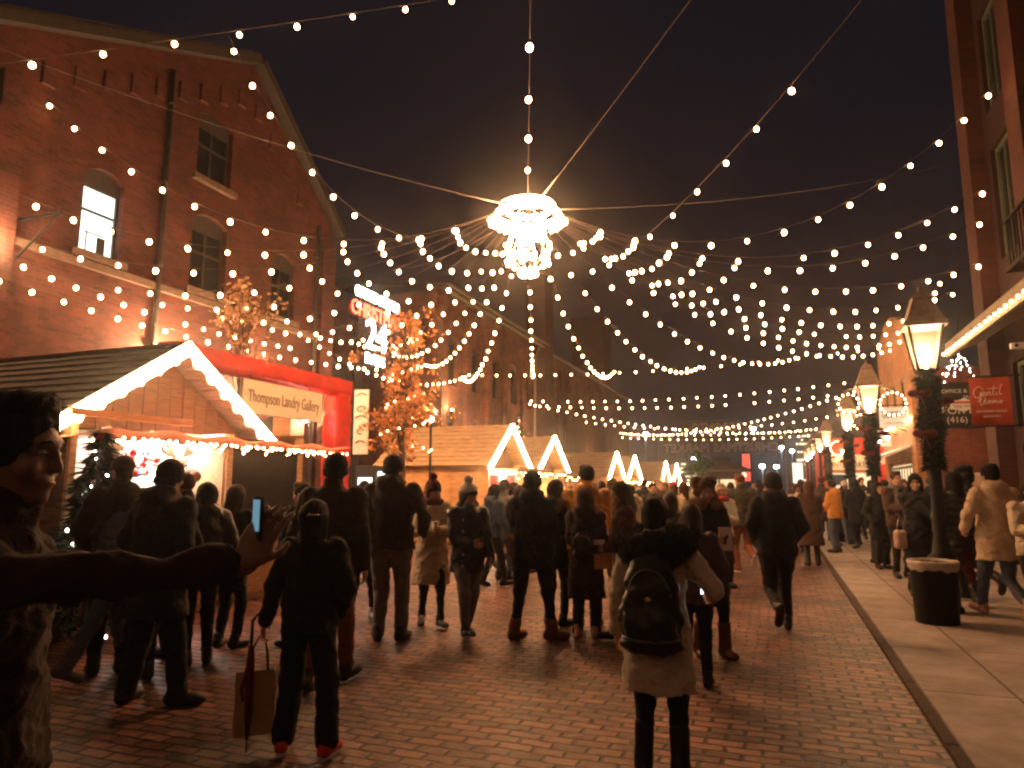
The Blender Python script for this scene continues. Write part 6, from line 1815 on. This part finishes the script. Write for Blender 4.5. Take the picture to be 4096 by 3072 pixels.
hc_ = lambda *p: p
b = MB(); Qn = rotm(-30, -6); hcn = V3(0, .02, 1.625)
for sd in (-1, 1): b.tube([tuple(hcn + Qn @ V3(.031*sd+.024*math.cos(a), .104, .004+.019*math.sin(a))) for a in np.linspace(0, 2*math.pi, 13)], .0022, 4)
b.tube([tuple(hcn + Qn @ V3(-.008, .108, .006)), tuple(hcn + Qn @ V3(.008, .108, .006))], .002, 4)
for sd in (-1, 1): b.tube([tuple(hcn + Qn @ V3(.055*sd, .10, .006)), tuple(hcn + Qn @ V3(.079*sd, .0, .008))], .002, 4)
b.build('glasses', 'chrome', P[0])
b = MB(); t_ = letters('LAX', .035, 'cloth_black', P[0], hcn + Qn @ V3(0, .108, .085), '+s', 'hat_letters', width=.09); t_.rotation_euler = (R(-25), 0, R(30))
b = MB()
for kz in range(5): b.ball((.10, .155, .82+.13*kz), (.013, .008, .018), 8, 6)
b.build('toggle', 'cloth_white', P[0])
X, Y = gp(1152, 1382)
P = person('man in black parka and brown boots standing legs apart, his back turned', X, Y, 1.75, 8, 'black', .74, 'parka', 'black', 1.02, 'brown', .1, ('short', 'black'), ('beanie', 'cloth_charcoal'), arms=('low', 'low'), feet=((-.20, .0, 0, 0), (.20, .02, 0, 0)), yaw=22, res=.0095, girth=1.1, hood='down', asym={-1: 35, 1: 75})
X, Y = dp(1198, 8.4)
person('woman with a tan fur hood just right of the man with brown boots', X, Y, 1.66, 30, 'black', .68, 'parka', 'black', .9, 'black', 0, ('long', 'brown'), hood='fur', fr='fur_tan', arms=('low', 'low'), res=.0115)
X, Y = dp(1267, 8.3)
person('broad man in a bright orange puffer jacket with a pale collar and black hair', X, Y, 1.83, 5, 'puffer_orange', .84, 'puffer', 'black', 1, 'black', 0, ('short', 'black'), scarf='cloth_cream', arms=('low', 'low'), res=.010, girth=1.18, hood='down')
X, Y = gp(1268, 1378)
P = person('woman with a brown bob and long coat in front of the orange jacket', X, Y, 1.57, 12, 'darkbrown', .46, 'wool', 'black', 1.25, 'pink', 0, ('bob', 'red'), arms=('low', 'low'), feet=((-.11, .02, 0, 0), (.11, -.02, 0, 0)), res=.0095, flare=.03, hood='down')
backpack(P, 'small black backpack on the woman in the long brown coat', w=.12, hh=.17, d=.06, z=1.08)
X, Y = gp(1352, 1400)
P = person('woman with a dark fringe in profile facing left, maroon jacket, holding a white box', X+.10, Y+.45, 1.63, -98, 'maroon', .7, 'parka', 'black', .85, 'black', .22, ('bob', 'brown'), arms=('low', 'low'), feet='stepL', res=.0095)
p = world_of(P, (0, .40, 1.05))
x = thing('white_box', 'flat white takeaway box held by the woman with the dark fringe', 'box', p, R(10)); b = MB(); b.box((-.11, -.07, 0), (.11, .07, .05)); b.build('tray', 'box_white', x); b = MB(); b.add([(-.11, .07, .05), (.11, .07, .05), (.11, .11, .17), (-.11, .11, .17), (-.11, .076, .05), (.11, .076, .05), (.11, .116, .17), (-.11, .116, .17)], [(0, 1, 2, 3), (7, 6, 5, 4), (0, 3, 7, 4), (1, 5, 6, 2), (3, 2, 6, 7)]); b.build('lid', 'box_white', x)
p = world_of(P, (-.02, .30, .78))
x = thing('gold_bag', 'crinkled gold gift bag hanging below the white box', 'bag', p, R(15)); b = MB(); b.add([(-.1, -.045, 0), (.1, -.045, 0), (.1, .045, 0), (-.1, .045, 0), (-.11, -.04, .16), (.11, -.04, .16), (.11, .04, .16), (-.11, .04, .16)], [(0, 3, 2, 1), (0, 1, 5, 4), (1, 2, 6, 5), (2, 3, 7, 6), (3, 0, 4, 7)]); b.build('foil', 'gold_foil', x)
b = MB(); b.tube([(-.05, 0, .16), (-.03, 0, .24), (.03, 0, .24), (.05, 0, .16)], .006, 5); b.build('handle', 'gold_foil', x)
X, Y = dp(1446, 8.6)
person('person in a grey knitted hat right behind the black fur hood', X, Y, 1.52, 20, 'grey', .8, 'wool', 'black', hair=('bob', 'brown'), hat=('beanie', 'cloth_grey'), res=.012)
X, Y = dp(1492, 5.9)
person('short dark haired person in a purple jacket hidden behind the cream coat', X, Y, 1.44, 10, 'purple', .8, 'parka', 'black', hair=('bob', 'brown'), res=.012)
X, Y = gp(1545, 1418)
P = person('smiling woman with curly hair, fur collar and rust boots facing the camera', X-.05, Y, 1.66, 172, 'black', .50, 'wool', 'black', .8, 'brown', .24, ('curly', 'auburn'), hood='fur', fr='fur_tan', arms=('hold', 'down'), feet=((-.14, .06, 0, 0), (.10, -.02, 0, 0)), yaw=8, res=.0095, flare=.03)
p = world_of(P, (-.06, .34, 1.20))
x = thing('paper_bag', 'white paper with a black bear emblem held by the woman with the fur collar', 'bag', (p.x, p.y, p.z-.13), R(-6)); b = MB(); b.box((-.06, -.006, 0), (.06, .006, .21)); b.build('sheet', 'box_white', x)
b = MB(); b.ball((-.015, -.008, .10), (.028, .003, .022), 10, 6); b.ball((.012, -.008, .125), (.014, .003, .013), 10, 6); b.tube([(-.03, -.008, .09), (-.035, -.008, .06)], .006, 5); b.tube([(.0, -.008, .085), (.005, -.008, .055)], .006, 5); b.build('emblem', 'eye_dark', x)
X, Y = gp(1688, 1362)
person('man in a round black beanie walking away alone on the bricks at right', X, Y, 1.74, 10, 'black', .82, 'parka', 'black', 1.1, 'black', 0, ('short', 'black'), ('beanie', 'cloth_black'), arms=('pocket', 'pocket'), feet='kickL', res=.010, girth=1.16, skin_='dark', hood='down')
X, Y = gp(1608, 1236)
person('bareheaded man with reddish hair in an olive jacket walking away, left of the black beanie', X, Y, 1.82, 2, 'olive', .82, 'parka', 'rust', 1.05, 'brown', 0, ('short', 'auburn'), arms=('down', 'down'), feet='kickR', res=.012, girth=1.1, sole='shoe_white')
X, Y = gp(1757, 1222)
person('woman with maroon hair in a long brown coat and dark boots at the kerb', X, Y, 1.70, 18, 'brown', .42, 'wool', 'black', 1, 'black', .25, ('long', 'red'), arms=('low', 'low'), res=.012, flare=.05, feet='stand')
X, Y = dp(1556, 11.5)
person('blond woman in a white jacket and red scarf facing the camera down the street', X, Y, 1.63, 178, 'white', .8, 'parka', 'black', hair=('long', 'blond'), scarf='cloth_red', hat=('headband', 'cloth_cream'), res=.012, arms=('hold', 'hold'))
# ---------------- on the pavement
X, Y = dp(1976, 10.2)
P = person('pale faced woman in a long black coat beside the first lamp post', X, Y, 1.71, 188, 'black', .48, 'wool', 'black', .85, 'black', .2, ('long', 'black'), arms=('down', (-.2, .28, 1.1)), yaw=22, res=.0095, z0=PAVE, flare=.03, feet='stepL')
p = world_of(P, (.27, .05, .68))
x = thing('handbag', 'pale pink handbag with a chain strap carried by the woman in the long black coat', 'bag', p, R(20)); F = Fld((-.2, -.12, -.05), (.2, .12, .35), .012); F.put(boxf((0, 0, .13), (.10, .05, .13), .04)); F.rough(.005, 40); skin(F, 'pouch', 'tote_pink', x)
b = MB(); b.tube([(-.07, 0, .25), (-.02, .0, .42), (.03, 0, .45), (.08, 0, .25)], .007, 5); b.build('strap', 'chrome', x)
X, Y = dp(1934, 12.3)
P = person('man in a brown jacket and grey scarf holding a paper cup', X, Y, 1.79, 182, 'brown', .84, 'wool', 'black', hair=('short', 'brown'), scarf='cloth_grey', arms=('pocket', 'hold'), yaw=4, res=.0115, z0=PAVE)
cup('large pale paper cup held by the man in the grey scarf', world_of(P, (-.02, .37, 1.13)))
b = MB()
for sd in (-1, 1): b.beam((.07*sd, .15, 1.47), (.085*sd, .165, 1.02), .06, .02)
b.build('scarf_ends', 'cloth_grey', P[0])
X, Y = dp(1893, 13.6)
person('woman in a dark hood on the pavement left of the man in the grey scarf', X, Y, 1.60, 176, 'black', .6, 'parka', 'black', hair=('short', 'black'), hood='up', res=.012, z0=PAVE, yaw=-8)
X, Y = gp(2084, 1310, PAVE)
person('woman in a black puffer and maroon trousers right of the first lamp post', X, Y, 1.72, 4, 'puffer_black', .72, 'puffer', 'maroon', .92, 'black', .18, ('long', 'black'), arms=('pocket', 'pocket'), feet=((-.12, .05, 0, 0), (.13, -.08, .01, 8)), res=.0105, z0=PAVE, girth=1.1)
X, Y = dp(2062, 12.6)
person('bearded man in a knitted headband seen over the black puffer at right', X, Y, 1.80, 184, 'black', .84, 'parka', 'black', hair=('short', 'brown'), hat=('headband', 'cloth_grey'), res=.012, z0=PAVE)
X, Y = gp(2140, 1300, PAVE)
person('man in black with thick black hair striding away left of the beige sheepskin coat', X-.02, Y+.25, 1.81, -6, 'black', .74, 'parka', 'black', 1.0, 'black', .12, ('curly', 'black'), arms=('down', 'hold'), feet='kickR', yaw=-35, res=.011, z0=PAVE)
X, Y = gp(2172, 1336, PAVE)
person('woman in a beige hooded sheepskin coat and pale jeans at the right edge', X, Y, 1.80, 4, 'tan', .66, 'wool', 'jeans', 1.05, 'pink', 0, ('bun', 'black'), hood='down', arms=('side', 'hold'), feet='walkL', res=.010, z0=PAVE, girth=1.16, flare=.01)
X, Y = dp(2222, 8.0)
person('person in a cream fleece and black trousers cut off by the right edge', X, Y, 1.62, 200, 'cream', .84, 'parka', 'black', hair=('long', 'brown'), arms=('hold', 'hold'), res=.012, z0=PAVE)
# ---------------- the crowd farther off
CROWD = [  # column, distance, height, heading, coat, coat length, hair, hat, words
 (1088, 12.4, 1.70, 20, 'grey', .7, ('short', 'brown'), ('beanie', 'cloth_olive'), 'person in an olive hat and grey coat before the bright board of the second stall'),
 (1064, 11.6, 1.62, 60, 'blue', .84, ('bob', 'black'), None, 'person in a blue jacket left of the bright board'),
 (1108, 13.2, 1.65, 110, 'charcoal', .7, ('long', 'brown'), None, 'woman in profile with brown hair before the second stall'),
 (1134, 14.0, 1.66, 175, 'black', .7, ('bob', 'black'), ('headband', 'cloth_black'), 'person with a black headband facing the camera before the second stall'),
 (1122, 12.0, 1.60, -10, 'darkbrown', .5, ('long', 'brown'), None, 'person in a long dark brown coat with red boots left of the black parka'),
 (1322, 12.5, 1.72, 15, 'olive', .7, ('short', 'brown'), ('beanie', 'cloth_olive'), 'person in an olive coat and hat right of the orange jacket'),
 (1343, 14.2, 1.60, 160, 'maroon', .8, ('long', 'auburn'), None, 'woman in a maroon jacket facing the camera under the third stall'),
 (1362, 13.0, 1.64, -20, 'beige', .8, ('bob', 'brown'), ('beanie', 'cloth_cream'), 'person in a cream hat behind the woman with the dark fringe'),
 (1408, 15.0, 1.66, 182, 'charcoal', .8, ('short', 'black'), None, 'person in a charcoal jacket facing the camera between two dark hats'),
 (1424, 17.0, 1.72, 150, 'brown', .8, ('short', 'blond'), None, 'fair man in a brown jacket facing the camera under the middle stalls'),
 (1455, 15.5, 1.68, 15, 'navy', .8, ('bob', 'brown'), ('beanie', 'cloth_red'), 'person in a red knitted hat and navy jacket'),
 (1476, 14.0, 1.66, -15, 'cream', .8, ('long', 'brown'), None, 'long haired person in a cream jacket beside the red knitted hat'),
 (1392, 20.0, 1.75, 5, 'black', .8, ('short', 'black'), None, 'tall person in black under the fourth stall'),
 (1437, 22.0, 1.70, 200, 'rust', .8, ('long', 'red'), None, 'person in a rust jacket under the fifth stall'),
 (1300, 18.0, 1.70, -40, 'black', .7, ('long', 'black'), None, 'long haired person in a black coat at the third stall counter'),
 (1345, 24.0, 1.72, -70, 'navy', .8, ('short', 'brown'), ('beanie', 'cloth_navy'), 'person in a navy hat at the fourth stall counter'),
 (1375, 27.0, 1.70, -60, 'beige', .6, ('bob', 'blond'), None, 'fair haired person in a long beige coat at the fifth stall'),
 (1500, 24.0, 1.66, 180, 'beige', .8, ('short', 'brown'), None, 'person in a beige jacket behind the woman with curly hair'),
 (1580, 19.0, 1.68, 0, 'black', .7, ('long', 'brown'), None, 'brown haired person in black left of the olive jacket'),
 (1575, 26.0, 1.64, 175, 'tan', .8, ('bob', 'auburn'), None, 'person in a tan jacket facing the camera before the kiosk'),
 (1537, 30.0, 1.72, 10, 'charcoal', .8, ('short', 'black'), ('beanie', 'cloth_black'), 'person in a black hat and charcoal jacket before the kiosk'),
 (1640, 16.0, 1.70, 5, 'black', .7, ('short', 'black'), None, 'person in black between the olive jacket and the black beanie'),
 (1648, 21.0, 1.66, 170, 'brown', .8, ('bob', 'brown'), None, 'brown haired person facing the camera behind the black beanie'),
 (1662, 24.0, 1.75, 0, 'navy', .8, ('short', 'brown'), ('beanie', 'cloth_charcoal'), 'person in a charcoal hat and navy jacket far down the street'),
 (1628, 33.0, 1.68, 180, 'grey', .8, ('long', 'blond'), None, 'fair person in grey far down the middle of the street'),
 (1600, 38.0, 1.72, 0, 'black', .7, ('short', 'brown'), None, 'person in a long black coat far down the middle of the street'),
 (1722, 17.5, 1.64, 175, 'tan', .8, ('bob', 'brown'), None, 'person in a tan jacket beside the white lit panel'),
 (1730, 21.5, 1.78, 5, 'black', .7, ('long', 'black'), None, 'long haired person in black below the white lit panel'),
 (1715, 28.0, 1.70, 0, 'maroon', .8, ('short', 'black'), ('beanie', 'cloth_maroon'), 'person in a maroon hat below the white lit panel'),
 (1775, 18.0, 1.78, 60, 'darkbrown', .7, ('short', 'red'), None, 'man with red hair beside the kerb holding up a phone'),
 (1800, 16.8, 1.66, -35, 'orange', .84, ('short', 'black'), None, 'person in an orange brown jacket reaching out near the far bin'),
 (1822, 19.5, 1.68, 175, 'black', .7, ('long', 'black'), ('beanie', 'cloth_white'), 'person in a white hat and black coat before the pavilion'),
 (1845, 18.0, 1.72, 0, 'black', .6, ('bob', 'black'), None, 'person in a long black coat behind the far bin'),
 (1860, 21.0, 1.78, 185, 'black', .8, ('short', 'brown'), None, 'man in black with pale chest stripes before the pavilion doors'),
 (1880, 23.0, 1.72, 10, 'black', .7, ('long', 'brown'), None, 'person in black at the right side of the pavilion doors'),
 (1912, 16.5, 1.68, 20, 'black', .7, ('short', 'black'), None, 'dark figure behind the dark hood on the pavement'),
 (1950, 17.0, 1.70, 190, 'black', .7, ('long', 'auburn'), None, 'auburn haired person behind the man in the grey scarf'),
 (2012, 16.0, 1.74, 10, 'black', .8, ('short', 'black'), ('beanie', 'cloth_charcoal'), 'person in a black jacket just right of the first lamp post'),
 (1685, 40.0, 1.70, 0, 'grey', .8, ('bob', 'black'), None, 'tiny figure in grey at the far end of the street'),
 (1560, 44.0, 1.75, 180, 'navy', .8, ('short', 'black'), None, 'tiny figure in navy near the kiosk'),
 (1515, 40.0, 1.70, 40, 'red', .8, ('short', 'brown'), ('beanie', 'cloth_black'), 'tiny figure in a red jacket near the farthest stalls'),
 (1480, 36.0, 1.70, -50, 'black', .7, ('short', 'black'), None, 'tiny figure in black at the farthest stalls'),
]
for u, Y, H, hd, c, cl, hr, ht, w in CROWD:
    X, Y = dp(u, Y)
    ss = X*sa + Y*ca; tt = X*ca - Y*sa
    rs = .0125 if Y < 15 else (.017 if Y < 24 else .022)
    P = person(w, X, Y, H, hd, c, cl, 'parka', random.choice(('black', 'jeans', 'charcoal')), 1.0, 'black', 0, hr, ht, arms=random.choice((('pocket', 'pocket'), ('low', 'pocket'), ('down', 'hold'), ('swingb', 'swingf'), ('hold', 'low'), ('chest', 'down'))),
               feet=random.choice(('stand', 'stepL', 'stepR', 'walkL', 'walkR')), res=rs, face=Y < 20, z0=PAVE if tt > .98 else 0, girth=random.uniform(1.0, 1.15), skin_=random.choice(('light', 'light', 'mid')), hood=random.choice((None, 'down')))
    if 'stripes' in w:
        b = MB(); b.box((-.09, .15, 1.33), (.09, .158, 1.37)); b.box((-.09, .15, 1.25), (.09, .158, 1.30)); b.build('chest_stripe', 'cloth_white', P[0])
    if 'holding up a phone' in w:
        p = world_of(P, (.0, .38, 1.55)); x = thing('phone', 'tiny white glowing phone screen above the crowd at the kerb', 'phone', p, R(10)); b = MB(); b.box((-.05, -.006, -.04), (.05, .0, .04)); b.build('case', 'leather_black', x); b = MB(); b.box((-.046, -.008, -.036), (.046, -.0065, .036)); b.build('screen', 'phone_glow', x)
# ================================================================== thin volume added to give the lamps a bloom
HAZE = 0.0019
m = bpy.data.materials.new('bloom_haze'); m.use_nodes = True; nt = m.node_tree; nt.nodes.clear()
o_ = nt.nodes.new('ShaderNodeOutputMaterial'); v_ = nt.nodes.new('ShaderNodeVolumePrincipled')
v_.inputs['Color'].default_value = (.9, .9, .92, 1); v_.inputs['Density'].default_value = HAZE; v_.inputs['Anisotropy'].default_value = .93
nt.links.new(v_.outputs[0], o_.inputs['Volume']); M['bloom_haze'] = m
b = MB(); b.box((-130, -40, -1.02), (150, 230, 75)); o = b.build('bloom_haze', 'bloom_haze'); tag(o, kind='stuff')
